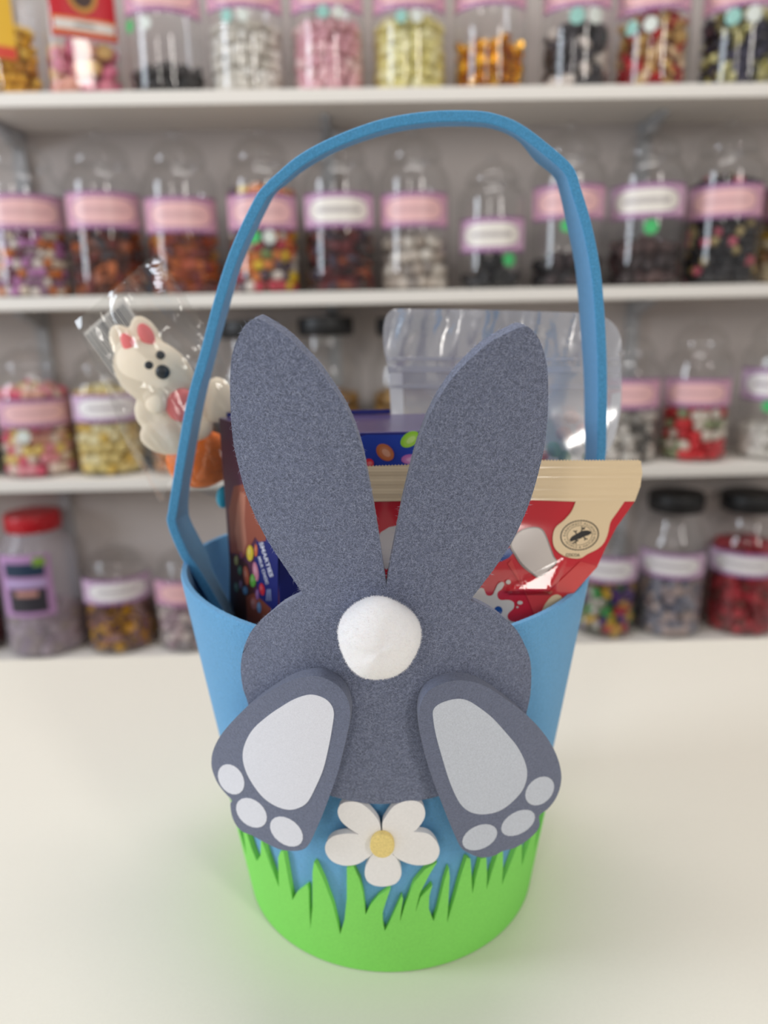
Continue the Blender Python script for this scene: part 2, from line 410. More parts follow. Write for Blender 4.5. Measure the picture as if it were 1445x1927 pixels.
def sweets(r, h, size, kind, mats, power=2.0, mound=.25):
    """a jar's filling: pieces packed against the wall and heaped on top around a core"""
    V, Fs, mi = [], [], []; n = 0
    pv, pf = piece_mesh(kind)
    def put(x, y, z, s):
        nonlocal n
        q = Matrix.Rotation(random.uniform(0, 6.28), 3, Vector((random.gauss(0, 1), random.gauss(0, 1), random.gauss(0, 1))).normalized())
        q = np.array(q)
        sc = np.array([s * random.uniform(.8, 1.15), s * random.uniform(.8, 1.15), s * random.uniform(.7, 1.0)])
        if kind == 'slab': sc = sc * np.array([1.3, .9, .45])
        if kind == 'bean': sc = sc * np.array([1.35, .85, .85])
        v = (pv * sc) @ q.T
        pn = lambda x_, y_: ((np.abs(v[:, 0] + x_) ** power + np.abs(v[:, 1] + y_) ** power) ** (1 / power)).max()
        lim = r - .0012
        for _ in range(6):
            if pn(x, y) <= lim: break
            x, y = x * .94, y * .94
        zmin = v[:, 2].min() + z
        if zmin < .0022: z += .0022 - zmin
        v = v + np.array([x, y, z]); V.append(v)
        Fs.extend([[i + n for i in f] for f in pf]); n += len(v)
        mi.extend([random.randrange(len(mats))] * len(pf))
    s = size / 2
    layers = max(1, int(h / (size * .78)))
    rr = r - s * .85
    for j in range(layers):
        z = s + j * (h - 2 * s) / max(1, layers - 1) if layers > 1 else s
        m = int(2 * math.pi * rr / (size * .82))
        for i in range(m):
            a = 2 * math.pi * (i + (j % 2) * .5 + random.uniform(-.25, .25)) / m
            k = (abs(math.cos(a)) ** power + abs(math.sin(a)) ** power) ** (-1 / power)
            put(rr * k * math.cos(a), rr * k * math.sin(a), z + random.uniform(-.12, .12) * size, s)
    q = rr - size * .8; hh = h
    while q > 0:
        m = max(1, int(2 * math.pi * q / (size * .85))); hh += size * mound
        for i in range(m):
            a = 2 * math.pi * (i + random.random() * .5) / m; put(q * math.cos(a), q * math.sin(a), hh - s + random.uniform(-.15, .15) * size, s)
        q -= size * .85
    cr = max(r - size * 1.0, r * .4); vv, ff = lathe([(cr * .9, .003), (cr, .006), (cr, max(.008, h - size * .4)), (cr * .5, max(.009, h - size * .2))], 14)
    V.append(np.array(vv)); Fs.extend([[i + n for i in f] for f in ff]); mi.extend([0] * len(ff))
    me = bpy.data.meshes.new('sweets'); me.from_pydata(np.concatenate(V).tolist(), [], Fs); me.polygons.foreach_set('material_index', mi)
    for m in mats: me.materials.append(m)
    smooth(me, 60)
    return me
def cm(r, g, b, gloss=.4, metal=0.0):
    return mat('sweet_%d_%d_%d_%d' % (r, g, b, int(metal * 10)), rgb(r, g, b), gloss, metal=metal)
YJ = {1: YS + .068, 2: YS + .068, 3: YS + .068, 4: YS + .105}
def jar(row, cx, wpx, top, level, jl, sl, size, kind, cols, lab=None, labtype=PINKL, stick=(), typ='knob', rot=0, power=2.0, metal=0.0, gloss=.4, laba=66, name='sweet_jar', mound=.25):
    base_y = {1: 165, 2: 549, 3: 890, 4: 1217}[row] - (cx - 722) * .023
    p = on_y(cx, base_y - 80, YJ[row]); yj = YJ[row] + p.x * math.tan(YAW)
    p = on_y(cx, base_y - 80, yj)
    zc = (Vector((p.x, yj, p.z)) - CAM).dot(fw)
    r = wpx / 2 / F * zc * .985; k = r / .0625; z0 = ZS[row]
    Ht = on_y(cx, top, yj).z - z0
    zat = lambda y: on_y(cx, y, yj - r).z - z0          # heights read on the front of the jar
    prof, lidp, nat = {'knob': (KNOB, KLID, .2525), 'screw': (SCREW, SLID, .2425), 'tub': (TUB, SLID, .2425)}[typ]
    if typ == 'tub': k = r / .068
    kz = Ht / nat
    e = empty(name, (p.x, yj, z0 + .0003), R(rot) - math.atan2(p.x, yj))
    gm = M_tub if typ == 'tub' else M_jar
    v, f = lathe(scaled(prof, k, kz), 36, power, cap=False); f.append(tuple(reversed(range(36))))
    mesh_from('jar_body', v, f, gm, e, 50)
    lm = M_jar if typ == 'knob' else (M_black if typ == 'screw' else M_redlid)
    v, f = lathe(scaled(lidp, k * (1 if typ != 'tub' else .92), kz), 32)
    mesh_from('lid', v, f, lm, e, 50)
    rl = r * 1.006 + .0004
    if lab:
        z1, zz0 = zat(lab[0]), zat(lab[1]); curved_patch('label', rl, zz0, z1, -laba - rot, laba - rot, labtype, e, power=power)
    for (sx, sy, rad, sm_) in stick:
        aa = math.degrees(math.asin(max(-.95, min(.95, (sx - cx) / (wpx / 2)))))
        sticker(r * 1.01 + .0006, aa - rot, zat(sy), rad / F * zc, sm_, e)
    tag(e, jl, 'jar', 'jars of sweets on the wall shelves')
    if sl:
        h = max(.012, zat(level))
        bodytop = prof[[i for i, q in enumerate(prof) if q[1] > .15][0]][1] * kz
        mats = [cm(*c, gloss, metal) if len(c) == 3 else cm(*c) for c in cols]
        me = sweets(r - .0015, min(h, bodytop), size, kind, mats, power, mound)
        o = link('sweets', me, None, (p.x, yj, z0 + .0004)); o.rotation_euler = e.rotation_euler; tag(o, sl, 'sweets', 'sweets inside the shelf jars', 'stuff')
    return e, r, yj, zat, k
T2 = lambda x, y, r=11, a=M_green, b=M_white, d=28: ((x, y, r, a), (x + d, y, r, b))
# top shelf
jar(1, 8, 120, -120, 30, 'yellow-labelled jar of amber sweets at the left end of the top shelf', 'amber yellow sweets in the leftmost jar of the top shelf', .020, 'cube', [(226, 170, 40), (200, 140, 28), (236, 196, 80)], power=4, rot=12, name='square_sweet_jar')
jar(1, 154, 134, -120, 68, 'red-labelled square jar of pink and yellow sweets on the top shelf', 'pink and yellow boiled sweets behind the red label', .026, 'ball', [(222, 130, 150), (232, 190, 120), (214, 110, 140), (236, 170, 150)], power=5, rot=8, name='square_sweet_jar')
jar(1, 312, 146, -125, 112, 'nearly empty jar of black sweets on the top shelf', 'low heap of black sweets in a top shelf jar', .022, 'bean', [(34, 28, 30), (44, 36, 38), (26, 22, 24)], (-60, 22), PINKL, T2(252, 42), rot=8)
jar(1, 464, 146, -125, 25, 'jar full of white sweets on the top shelf', 'white round sweets filling a top shelf jar', .019, 'ball', [(226, 220, 210), (212, 206, 196), (236, 232, 226)], (-60, 14), PINKL, T2(432, 28, 11, M_teal))
jar(1, 617, 142, -125, 25, 'jar full of pale pink sweets on the top shelf', 'pale pink bonbons filling a top shelf jar', .021, 'ball', [(232, 180, 188), (222, 164, 176), (240, 204, 206)], (-60, 16), PINKL, T2(610, 22, 11, M_teal))
jar(1, 770, 144, -125, 20, 'jar full of pale yellow sweets on the top shelf', 'pale yellow bonbons filling a top shelf jar', .020, 'ball', [(232, 222, 150), (222, 210, 130), (240, 234, 180)], (-60, 16), PINKL, T2(756, 30, 11, M_teal))
jar(1, 921, 142, -125, 62, 'jar of gold foil sweets on the top shelf', 'gold foil wrapped sweets in a top shelf jar', .024, 'twist', [(226, 160, 30), (240, 180, 50), (190, 120, 20)], (-60, 10), PINKL, (), metal=.9, gloss=.22)
jar(1, 1083, 132, -125, 30, 'jar of black and white striped sweets on the top shelf', 'black and white striped sweets in a top shelf jar', .024, 'bean', [(40, 36, 42), (212, 200, 192), (60, 56, 62), (54, 48, 54)], (-60, 12), PINKL, T2(1084, 29, 14, M_teal, M_white, 32))
jar(1, 1226, 140, -125, 14, 'jar of red and gold wrapped sweets on the top shelf', 'red and gold wrapped sweets in a top shelf jar', .023, 'twist', [(190, 24, 36, .3, .7), (210, 170, 100, .3, .5), (224, 190, 150), (170, 30, 40)], (-60, 18), PINKL, T2(1190, 44, 13, M_teal, M_white, 33))
jar(1, 1390, 142, -125, 4, 'jar of black and gold wrapped sweets at the right end of the top shelf', 'black and gold wrapped sweets in the rightmost top shelf jar', .023, 'twist', [(44, 46, 60, .3, .5), (176, 168, 96, .3, .8), (60, 56, 80), (206, 200, 140, .3, .6)], (-60, 10), PINKL, T2(1378, 27, 14, M_teal, M_white, 34))
# second shelf
jar(2, 58, 146, 250, 372, 'jar of white, pink and orange dolly sweets at the left end of the second shelf', 'white, pink and orange mixed sweets at the left of the second shelf', .017, 'cube', [(226, 214, 206), (196, 130, 186), (214, 120, 50), (150, 110, 140), (110, 50, 70), (236, 220, 200)], (362, 432), PINKL, (), rot=-12)
jar(2, 205, 140, 245, 425, 'jar of orange and dark brown jellies, second from the left on the second shelf', 'orange and dark brown jelly sweets in the second jar of the second shelf', .021, 'slab', [(150, 74, 30), (86, 38, 28), (186, 96, 36), (60, 50, 56), (120, 40, 36)], (358, 430), PINKL, ())
jar(2, 347, 138, 245, 436, 'jar of orange and red jellies behind the cellophane bag on the second shelf', 'orange and deep red jelly sweets behind the cellophane bag', .021, 'slab', [(196, 100, 34), (130, 40, 40), (206, 140, 40), (96, 40, 44), (170, 70, 30)], (368, 438), PINKL, ())
jar(2, 498, 136, 240, 345, 'jar of brightly mixed sweets left under the handle arch on the second shelf', 'green, yellow, red and white mixed sweets under the handle arch', .020, 'ball', [(120, 140, 80), (230, 196, 40), (190, 50, 70), (226, 216, 206), (220, 130, 60), (90, 70, 84)], (362, 432), PINKL, ((480, 446, 12, M_green), (508, 446, 12, M_white)))
jar(2, 640, 138, 242, 428, 'white-plaque jar of dark red jellies under the handle arch', 'dark red and brown jelly sweets under the handle arch', .021, 'slab', [(110, 28, 36), (60, 26, 26), (150, 70, 34), (70, 60, 80), (44, 22, 24)], (360, 428), WHITL, ())
jar(2, 779, 134, 238, 442, 'pink-plaque jar of grey white mints under the handle arch', 'grey white mints under the handle arch', .022, 'ball', [(206, 194, 182), (150, 140, 134), (224, 216, 206), (172, 158, 146)], (360, 427), PINKL, ())
jar(2, 925, 128, 292, 484, 'smaller clear jar of black liquorice coils under the handle arch', 'black liquorice coils heaped in the smaller jar', .032, 'coil', [(34, 34, 38), (46, 46, 52), (26, 26, 30)], (408, 474), WHITL, ((957, 489, 12, M_green),), rot=14, mound=.5)
jar(2, 1066, 140, 230, 478, 'low-filled jar of black sweets seen through the right side of the handle', 'black sweets at the bottom of the jar behind the right handle', .024, 'bean', [(38, 30, 34), (56, 40, 44), (28, 24, 28)], (345, 412), PINKL, ((1065, 425, 11, M_green),))
jar(2, 1212, 142, 232, 452, 'white-plaque jar of dark brown sweets right of the handle', 'dark brown sweets in the jar right of the handle', .024, 'bean', [(70, 46, 46), (88, 62, 60), (52, 36, 38)], (343, 410), WHITL, ((1222, 427, 13, M_green),))
jar(2, 1357, 138, 222, 330, 'jar of black sweets with pink specks near the right end of the second shelf', 'black sweets with pink and cream specks near the right end', .018, 'cube', [(32, 28, 34), (36, 32, 38), (196, 90, 110), (40, 36, 40), (180, 160, 110), (30, 28, 34), (30, 28, 34)], (344, 410), PINKL, ())
jar(2, 1497, 136, 222, 400, 'jar of yellow and brown sweets cut by the right frame edge on the second shelf', 'yellow and brown sweets cut by the right frame edge', .022, 'ball', [(226, 180, 40), (210, 160, 120), (110, 70, 60), (230, 214, 180)], (344, 410), PINKL, ())
# third shelf
jar(3, -62, 124, 590, 800, 'jar of dark green sweets at the left frame edge of the third shelf', 'dark green sweets at the left frame edge', .022, 'ball', [(96, 110, 60), (70, 84, 44), (130, 130, 80)], None, PINKL, ())
jar(3, 72, 134, 640, 722, 'jar of pink and yellow sweets at the left of the third shelf', 'pink, red and yellow sweets at the left of the third shelf', .022, 'ball', [(232, 150, 160), (226, 90, 120), (236, 206, 120), (226, 170, 150), (236, 214, 200)], (752, 806), PINKL, ((48, 822, 12, M_white),), rot=-6)
jar(3, 208, 128, 645, 730, 'jar of creamy yellow sweets beside the wrapped rabbit lollipop', 'creamy yellow sweets beside the wrapped lollipop', .022, 'ball', [(236, 216, 140), (226, 190, 90), (240, 228, 180), (222, 200, 130)], (742, 796), LILAL, ())
jar(3, 345, 124, 640, 780, 'jar of orange and cream sweets behind the wrapped rabbit lollipop', 'orange and cream sweets behind the wrapped lollipop', .022, 'ball', [(214, 150, 90), (226, 200, 170), (190, 120, 70)], (742, 796), LILAL, ())
for cx, w_ in ((478, 'left rabbit ear tip'), (620, 'gap right of the left rabbit ear'), (762, 'right rabbit ear and zip pouch')):
    jar(3, cx, 126, 596 if cx > 500 else 602, 742, 'black-lidded clear jar behind the ' + w_, 'brown fudge pieces at the bottom of the jar behind the ' + w_, .026, 'cube', [(150, 110, 50), (130, 92, 40), (166, 128, 70)], None, PINKL, (), typ='screw', name='screw_lid_jar')
jar(3, 1176, 122, 615, 780, 'jar of grey and white mints right of the zip pouch', 'grey and white mints right of the zip pouch', .020, 'ball', [(206, 198, 190), (90, 86, 82), (226, 220, 212), (150, 144, 138)], (714, 772), PINKL, ())
jar(3, 1306, 124, 595, 772, 'jar of red and white sweets on the third shelf at right', 'red, white and green sweets on the third shelf at right', .021, 'ball', [(210, 36, 44), (226, 214, 200), (214, 40, 50), (150, 160, 120), (190, 30, 40)], (714, 768), PINKL, ())
jar(3, 1452, 126, 580, 806, 'jar of white sugared sweets at the right frame edge', 'white sugared sweets at the right frame edge', .018, 'ball', [(228, 224, 216), (236, 232, 226), (214, 210, 204)], (694, 756), LILAL, ((1444, 766, 11, M_green),))
# lowest shelf
jar(4, -64, 126, 960, 1020, 'jar of maroon sweets at the left frame edge of the lowest shelf', 'maroon sweets at the left frame edge', .022, 'ball', [(120, 40, 56), (150, 70, 80), (90, 30, 44)], None, PINKL, ())
tub = jar(4, 86, 144, 962, 1165, 'red-lidded frosted tub with a dark label on the lowest shelf', 'dusty lilac sweets inside the red-lidded tub', .024, 'ball', [(176, 150, 168), (140, 112, 134), (196, 176, 188), (160, 140, 130)], None, PINKL, (), typ='tub', name='red_lid_tub')
jar(4, 226, 128, 1018, 1142, 'jar of yellow and purple jellies on the lowest shelf', 'yellow and purple jelly sweets on the lowest shelf', .021, 'slab', [(232, 176, 40), (150, 100, 110), (214, 150, 30), (180, 140, 140), (110, 70, 60)], (1092, 1140), LILAL, ())
jar(4, 356, 124, 1020, 1142, 'jar of pale mauve sweets half hidden by the left of the basket', 'pale mauve and grey sweets half hidden by the basket', .020, 'ball', [(206, 184, 186), (176, 150, 160), (220, 206, 200), (150, 140, 142)], (1094, 1142), PINKL, ())
jar(4, 1140, 112, 985, 1112, 'jar of bright foil sweets half hidden by the right of the basket', 'bright green, purple, red and yellow sweets by the right of the basket', .025, 'twist', [(60, 160, 80), (80, 40, 120), (190, 40, 60), (226, 180, 60), (206, 200, 190, .25, .6)], (1050, 1100), LILAL, ())
jar(4, 1258, 122, 926, 1095, 'black-lidded jar of grey sweets on the lowest shelf', 'grey and dusty pink sweets under a black lid', .019, 'ball', [(150, 150, 164), (176, 160, 162), (120, 122, 138), (196, 176, 170)], (1044, 1092), LILAL, (), typ='screw', name='screw_lid_jar')
jar(4, 1394, 128, 926, 1010, 'black-lidded jar of red sweets at the right of the lowest shelf', 'red sweets under a black lid at the right', .021, 'ball', [(176, 34, 50), (140, 30, 42), (196, 60, 70), (130, 60, 56)], (1044, 1090), LILAL, (), typ='screw', name='screw_lid_jar')
# printed labels of the tub and of the two square jars
def flatm(name, r, g, b, rough=.4): return mat(name, rgb(r, g, b), rough)
def find(label): return [o for o in COL.objects if o.get('label') == label][0]
e, r, yj, zat, k = tub
tz = lambda y: zat(y)
rr = r * 1.0 + .003
lb = curved_patch('tub_label', rr, tz(1160), tz(1045), -58, 14, flatm('label_lilac', 196, 150, 200), e)
for nm, y0, y1, a0, a1, c in (('label_panel', 1086, 1060, -48, 6, (40, 60, 84)), ('label_panel', 1104, 1092, -48, 6, (190, 170, 214)), ('label_panel', 1152, 1108, -46, 5, (56, 54, 62)),
                              ('label_panel', 1122, 1112, -36, -6, (206, 150, 140)), ('label_panel', 1066, 1050, -8, 8, (140, 180, 70))):
    curved_patch(nm, rr + .0006 + (.0004 if c[0] > 200 else 0), tz(y0), tz(y1), a0, a1, flatm('label_%d_%d_%d' % c, *c), lb)
e = find('red-labelled square jar of pink and yellow sweets on the top shelf')
zq = lambda y: on_y(152, y, e.location.y - .06).z - ZS[1]
r = 134 / 2 / F * (Vector(e.location) - CAM).dot(fw) * .985 + .0012
lb = curved_patch('label', r, zq(68), zq(-70), -42, 42, flatm('label_red', 196, 24, 40), e, power=5)
for y0, y1, c, w_ in ((36, 30, (226, 130, 50), 41), (54, 34, (222, 214, 208), 38), (60, 55, (226, 130, 50), 41)):
    curved_patch('label_band', r + .0006, zq(y0), zq(y1), -w_, w_, flatm('label_%d_%d_%d' % c, *c), lb, power=5)
curved_patch('label_ink', r + .0010, zq(46), zq(41), -14, 14, flatm('label_ink_grey', 120, 112, 110), lb, power=5)
v = [(0, -r - .0009, zq(-16))] + [(.021 * math.cos(t * math.pi / 12), -r - .0009, zq(-16) + .024 * math.sin(t * math.pi / 12)) for t in range(24)]
mesh_from('gold_medallion', v, [(0, i + 1, (i + 1) % 24 + 1) for i in range(24)], flatm('label_gold', 200, 140, 50), lb)
v = [(x * .74, y - .0004, zq(-16) + (z - zq(-16)) * .74) for x, y, z in v]
mesh_from('medallion_centre', v, [(0, i + 1, (i + 1) % 24 + 1) for i in range(24)], flatm('label_dark', 60, 30, 24), lb)
e = find('yellow-labelled jar of amber sweets at the left end of the top shelf')
lb = curved_patch('label', r * 120 / 134, zq(104), zq(-70), -50, 8, flatm('label_yellow', 238, 190, 50), e, power=4)
curved_patch('label_band', r * 120 / 134 + .0006, zq(102), zq(78), -49, 7, flatm('label_red2', 220, 70, 50), lb, power=4)

# ------------------------------------------------------------------ the felt basket
RT, RB, ZT, TW = 0.0925, 0.0688, 0.163, 0.0032
rad = lambda z: RB + (RT - RB) * z / ZT
M_blue = felt('blue_felt', rgb(106, 172, 220), .10)
M_grey = felt('grey_felt', rgb(108, 115, 138), .34)
M_greyf = felt('grey_foot_felt', rgb(112, 119, 142), .16)
M_grass = mat('green_foam', rgb(138, 222, 104), .85, spec=.15, noise=.05, nscale=1200, bump=.25)
M_petal = mat('white_foam', rgb(240, 238, 238), .85, spec=.15, noise=.03, nscale=1200, bump=.2)
M_yel = mat('yellow_felt', rgb(240, 216, 140), .95, noise=.1, nscale=1500, bump=.5)
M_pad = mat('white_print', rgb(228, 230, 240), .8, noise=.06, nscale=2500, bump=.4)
M_padR = mat('greyer_white_print', rgb(206, 212, 224), .85, noise=.10, nscale=2200, bump=.5)  # right foot pads: greyer white, with stronger mottling and bump
M_pom = mat('white_pompom', rgb(250, 249, 251), .95, sheen=.3, noise=.02, nscale=1800, bump=.25, sss=.3)
BK = empty('felt_basket', (0, DB, 0))
def loc(p): return Vector(p) - Vector((0, DB, 0))
SEG = 96; vs, fs = [], []
rings = [(rad(z), z) for z in np.linspace(.0006, ZT - .001, 14)] + [(RT - .0006, ZT + .0006), (RT - TW + .0006, ZT + .0006)] + [(rad(z) - TW, z) for z in np.linspace(ZT - .001, .004, 14)]
for (r, z) in rings:
    for i in range(SEG):
        a = 2 * math.pi * i / SEG
        wob = 1 + .006 * math.sin(3 * a + .8) * (z / ZT) ** 2
        dz = (.0022 * math.sin(2 * a + 1.2)) * max(0, z / ZT) ** 3
        vs.append((r * wob * math.cos(a), r * wob * math.sin(a), z + dz))
for j in range(len(rings) - 1):
    for i in range(SEG): fs.append((j * SEG + i, j * SEG + (i + 1) % SEG, (j + 1) * SEG + (i + 1) % SEG, (j + 1) * SEG + i))
fs.append(tuple(reversed(range(SEG)))); fs.append(tuple(range((len(rings) - 1) * SEG, len(rings) * SEG)))
wall = mesh_from('basket_wall', vs, fs, M_blue, BK, 50)
# handle: outer front edge and inner back edge of the strap, read off the photograph
HA = [(410, 1165), (388, 1125), (358, 1075), (338, 1046), (314.5, 988), (316, 960), (323, 916), (331, 864), (352, 750), (378, 657), (401, 569), (427, 486), (456, 418), (484, 364), (500, 346), (515, 331), (566, 289), (636, 253), (722, 223), (809, 209), (895, 208), (940, 216), (982, 234), (1031, 270), (1078, 313), (1094, 356), (1114, 422), (1128, 491), (1135, 547), (1141, 640), (1143, 720), (1142, 800), (1139, 868), (1118, 960), (1088, 1040), (1075, 1110), (1062, 1170)]
HC = [(446, 1165), (428, 1125), (402, 1075), (391, 1041), (360, 980), (355, 955), (357, 920), (365, 870), (386, 755), (410, 659), (434, 571), (458, 491), (487, 426), (513, 374), (523, 360), (534, 352), (577, 318), (643, 282), (729, 253), (812, 240), (895, 239), (937, 246), (975, 266), (1007, 304), (1040, 332), (1052, 363), (1066, 426), (1080, 495), (1086, 547), (1093, 640), (1098, 720), (1099, 800), (1099, 868), (1078, 960), (1052, 1040), (1040, 1110), (1028, 1170)]
YH, HW, HT = DB - .012, .024, .0042
def refine(P, n=5): return smooth_loop(P, n, closed=False)
A2, C2 = refine(HA), refine(HC)
vs, fs = [], []; prevn = None
FA = [on_y(x, y, YH) for x, y in A2]; BC = [on_y(x, y, YH + HW) for x, y in C2]
mid = Vector((0, YH, .18))
for i in range(len(FA)):
    t = (FA[min(i + 1, len(FA) - 1)] - FA[max(i - 1, 0)]); t.y = 0; t.normalize()
    n = Vector((t.z, 0, -t.x))                       # into the arch
    B = FA[i] + n * HT
    D = BC[i] - n * HT                                # outer back edge
    vs += [loc(FA[i]), loc(B), loc(BC[i]), loc(D)]
for i in range(len(FA) - 1):
    for k in range(4):
        a, b = i * 4 + k, i * 4 + (k + 1) % 4
        fs.append((a, b, b + 4, a + 4))
fs.append((0, 1, 2, 3)); q = (len(FA) - 1) * 4; fs.append((q, q + 1, q + 2, q + 3))
handle = mesh_from('handle', vs, fs, M_blue, BK, 40); bevel(handle, .0006)
handle.data.materials.append(felt('blue_felt_cut_edge', rgb(84, 158, 206), .14))
for p in handle.data.polygons:
    if abs(p.normal.y) > .75: p.material_index = 1

# surface of the front decorations: follows the basket wall, bent less than the wall
KB = 4.4; EARC = 0.65               # bend around the wall, ears curling forward above the rim
def rabbit_map(off):
    def f(u, v, h):
        d = ray(u, v); t = .25 / d.y
        for _ in range(8):
            p = CAM + d * t
            g = p.y - (DB - rad(p.z) - .0012 + KB * p.x ** 2 - off - EARC * max(0.0, p.z - ZT) ** 2)
            gp = d.y + (RT - RB) / ZT * d.z - 2 * KB * p.x * d.x + 2 * EARC * max(0.0, p.z - ZT) * d.z
            t -= g / gp
        p = CAM + d * t
        if h == 0: p = p + Vector((0, off and .004 or .0034, 0))
        return loc(p)
    return f
# (the outline is the front face; the sheet extends straight back from it)
S_ = lambda pts: [((x / 2.0643) + 380, (y / 2.0643) + 1100) for x, y in [(q[0], q[1]) for q in pts]]
rab = [(481, 600), (491, 602), (512, 614), (540, 633), (568, 660), (596, 689), (621, 723), (644, 757), (661, 790), (673, 821), (683, 855), (691, 894), (701, 944), (710, 995), (718, 1045), (727, 1103, 1),
       (734, 1062), (745, 1008), (758, 945), (773, 885), (788, 833), (807, 784), (829, 743), (856, 706), (889, 672), (923, 644), (964, 622), (985, 614), (998, 618), (1014, 638), (1026, 672), (1031, 709), (1031, 769), (1026, 829), (1016, 878), (998, 941), (971, 1005), (942, 1053), (912, 1094), (884, 1130, 1),
       (913, 1141), (942, 1158), (969, 1182), (986, 1211), (998, 1245), (999, 1294), (993, 1332), (980, 1370), (950, 1415), (910, 1455), (865, 1484), (811, 1502), (768, 1509), (714, 1513), (671, 1509), (627, 1499), (580, 1482), (540, 1456), (505, 1415), (480, 1370), (465, 1318), (457, 1294), (453, 1255), (460, 1216), (477, 1182), (506, 1156), (533, 1136), (571, 1119, 1),
       (540, 1073), (512, 1031), (487, 986), (463, 930), (448, 874), (439, 832), (434, 776), (433, 714), (436, 672), (446, 639), (462, 611)]
M0 = rabbit_map(.0041)
def base_map(f, back):
    def g(u, v, h):
        p = f(u, v, 1)
        if h == 0: p = p + Vector((-2 * KB * p.x, 1, (RT - RB) / ZT + 2 * EARC * max(0.0, p.z - ZT))).normalized() * back
        return p
    return g
rabbit = sheet('rabbit_body', smooth_loop(rab, 5), base_map(M0, .0040), 1, M_grey, BK, cu=24, bev=.0005)
footL = [(440, 355), (500, 375), (545, 410), (570, 460), (575, 520), (560, 600), (530, 720), (500, 810), (470, 890), (440, 960), (415, 1010), (390, 1030), (350, 1035), (300, 1028), (240, 1000), (195, 975), (150, 955), (120, 910), (110, 855), (116, 838), (90, 810), (60, 770), (40, 720), (37, 680), (45, 640), (70, 590), (110, 540), (160, 490), (220, 445), (290, 400), (360, 368)]
padL = [(420, 428), (470, 440), (500, 465), (512, 500), (505, 560), (490, 640), (470, 720), (440, 790), (410, 845), (375, 868), (335, 875), (285, 860), (235, 825), (190, 765), (165, 710), (158, 660), (170, 610), (200, 560), (250, 515), (300, 480), (360, 445)]
toeL = [ell(113, 757, 63, 46, 58), ell(192, 887, 68, 48, 42), ell(328, 960, 72, 48, 38)]
footR = [(1000, 372), (1060, 380), (1120, 405), (1180, 445), (1240, 490), (1300, 545), (1350, 610), (1380, 670), (1395, 730), (1393, 780), (1375, 830), (1345, 870), (1311, 898), (1312, 935), (1295, 965), (1255, 1000), (1210, 1025), (1170, 1035), (1130, 1055), (1080, 1060), (1030, 1040), (1005, 1020), (985, 980), (955, 910), (920, 820), (890, 740), (860, 640), (845, 560), (843, 500), (855, 450), (885, 410), (940, 382)]
padR = [(985, 445), (1030, 450), (1080, 480), (1130, 520), (1180, 575), (1225, 630), (1255, 690), (1263, 740), (1250, 790), (1220, 830), (1180, 865), (1140, 885), (1090, 893), (1045, 885), (1010, 860), (985, 820), (960, 760), (935, 680), (910, 590), (898, 520), (900, 485), (930, 460)]
toeR = [ell(1312, 802, 64, 47, -45), ell(1228, 926, 72, 42, -30), ell(1079, 982, 72, 45, -25)]
MF = rabbit_map(.0095)
FOOT_T = .0050
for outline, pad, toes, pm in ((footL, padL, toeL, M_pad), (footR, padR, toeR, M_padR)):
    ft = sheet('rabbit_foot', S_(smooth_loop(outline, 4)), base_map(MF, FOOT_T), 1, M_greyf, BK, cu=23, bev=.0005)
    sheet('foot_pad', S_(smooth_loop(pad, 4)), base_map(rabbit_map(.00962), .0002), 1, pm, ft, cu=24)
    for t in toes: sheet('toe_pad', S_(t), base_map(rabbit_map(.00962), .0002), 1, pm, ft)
# tail
tc = rabbit_map(.0034 + .009)(713, 1199, 1)
bm = bmesh.new(); bmesh.ops.create_icosphere(bm, subdivisions=5, radius=.0133)
for v in bm.verts:
    d = v.co.normalized(); a = math.atan2(d.z, d.x)
    v.co *= 1 + .02 * math.sin(3 * a + 1) + .015 * math.sin(5 * a) + (.04 * max(0, -d.z) ** 4) + random.uniform(-.002, .002)
    v.co.y *= .85
tail = from_bm('pompom_tail', bm, M_pom, BK, 180, loc=tc)
# flower on the wall
def cone_map(off):
    k = (RT - RB) / ZT
    def f(u, v, h):
        d = ray(u, v); r0 = RB + off + (h if h < .5 else 0)
        # (x^2 + (y-DB)^2) = (r0 + k z)^2
        A = d.x ** 2 + d.y ** 2 - (k * d.z) ** 2
        cz = r0 + k * CAM.z
        B = 2 * (CAM.x * d.x + (CAM.y - DB) * d.y - cz * k * d.z)
        C = CAM.x ** 2 + (CAM.y - DB) ** 2 - cz ** 2
        q = max(0, B * B - 4 * A * C)
        return CAM + d * ((-B - math.sqrt(q)) / (2 * A))
    return f
def wall_uv(px, py):
    p = cone_map(.002)(px, py, 0); return math.atan2(p.x, DB - p.y), p.z
def wall_map(off):
    def f(u, v, h):
        r = rad(v) + off + h; return Vector((r * math.sin(u), -r * math.cos(u), v))
    return f
fz = lambda x, y: (x / 2.0643 + 380, y / 2.0643 + 1100)
FLW = empty('flower', (0, 0, 0)); FLW.parent = BK
fm = base_map(rabbit_map(.0042), .0028)
petals = [[(690, 985), (640, 985), (590, 960), (545, 925), (527, 890), (535, 858), (565, 845), (610, 848), (655, 880), (690, 930)],
          [(708, 985), (745, 985), (790, 978), (835, 950), (865, 905), (862, 865), (835, 842), (790, 842), (745, 862), (712, 905), (700, 935)],
          [(745, 985), (790, 965), (840, 962), (885, 972), (915, 1005), (923, 1040), (905, 1075), (865, 1090), (815, 1088), (760, 1065), (735, 1030)],
          [(740, 1050), (765, 1085), (775, 1125), (755, 1160), (715, 1173), (670, 1170), (640, 1150), (632, 1115), (645, 1080), (670, 1045)],
          [(665, 1040), (640, 1065), (600, 1088), (550, 1092), (505, 1075), (480, 1040), (482, 1005), (510, 978), (560, 968), (610, 972), (660, 985)]]
for p in petals: sheet('petal', [fz(*q) for q in smooth_loop(p, 4)], fm, 1, M_petal, FLW, bev=.0006)
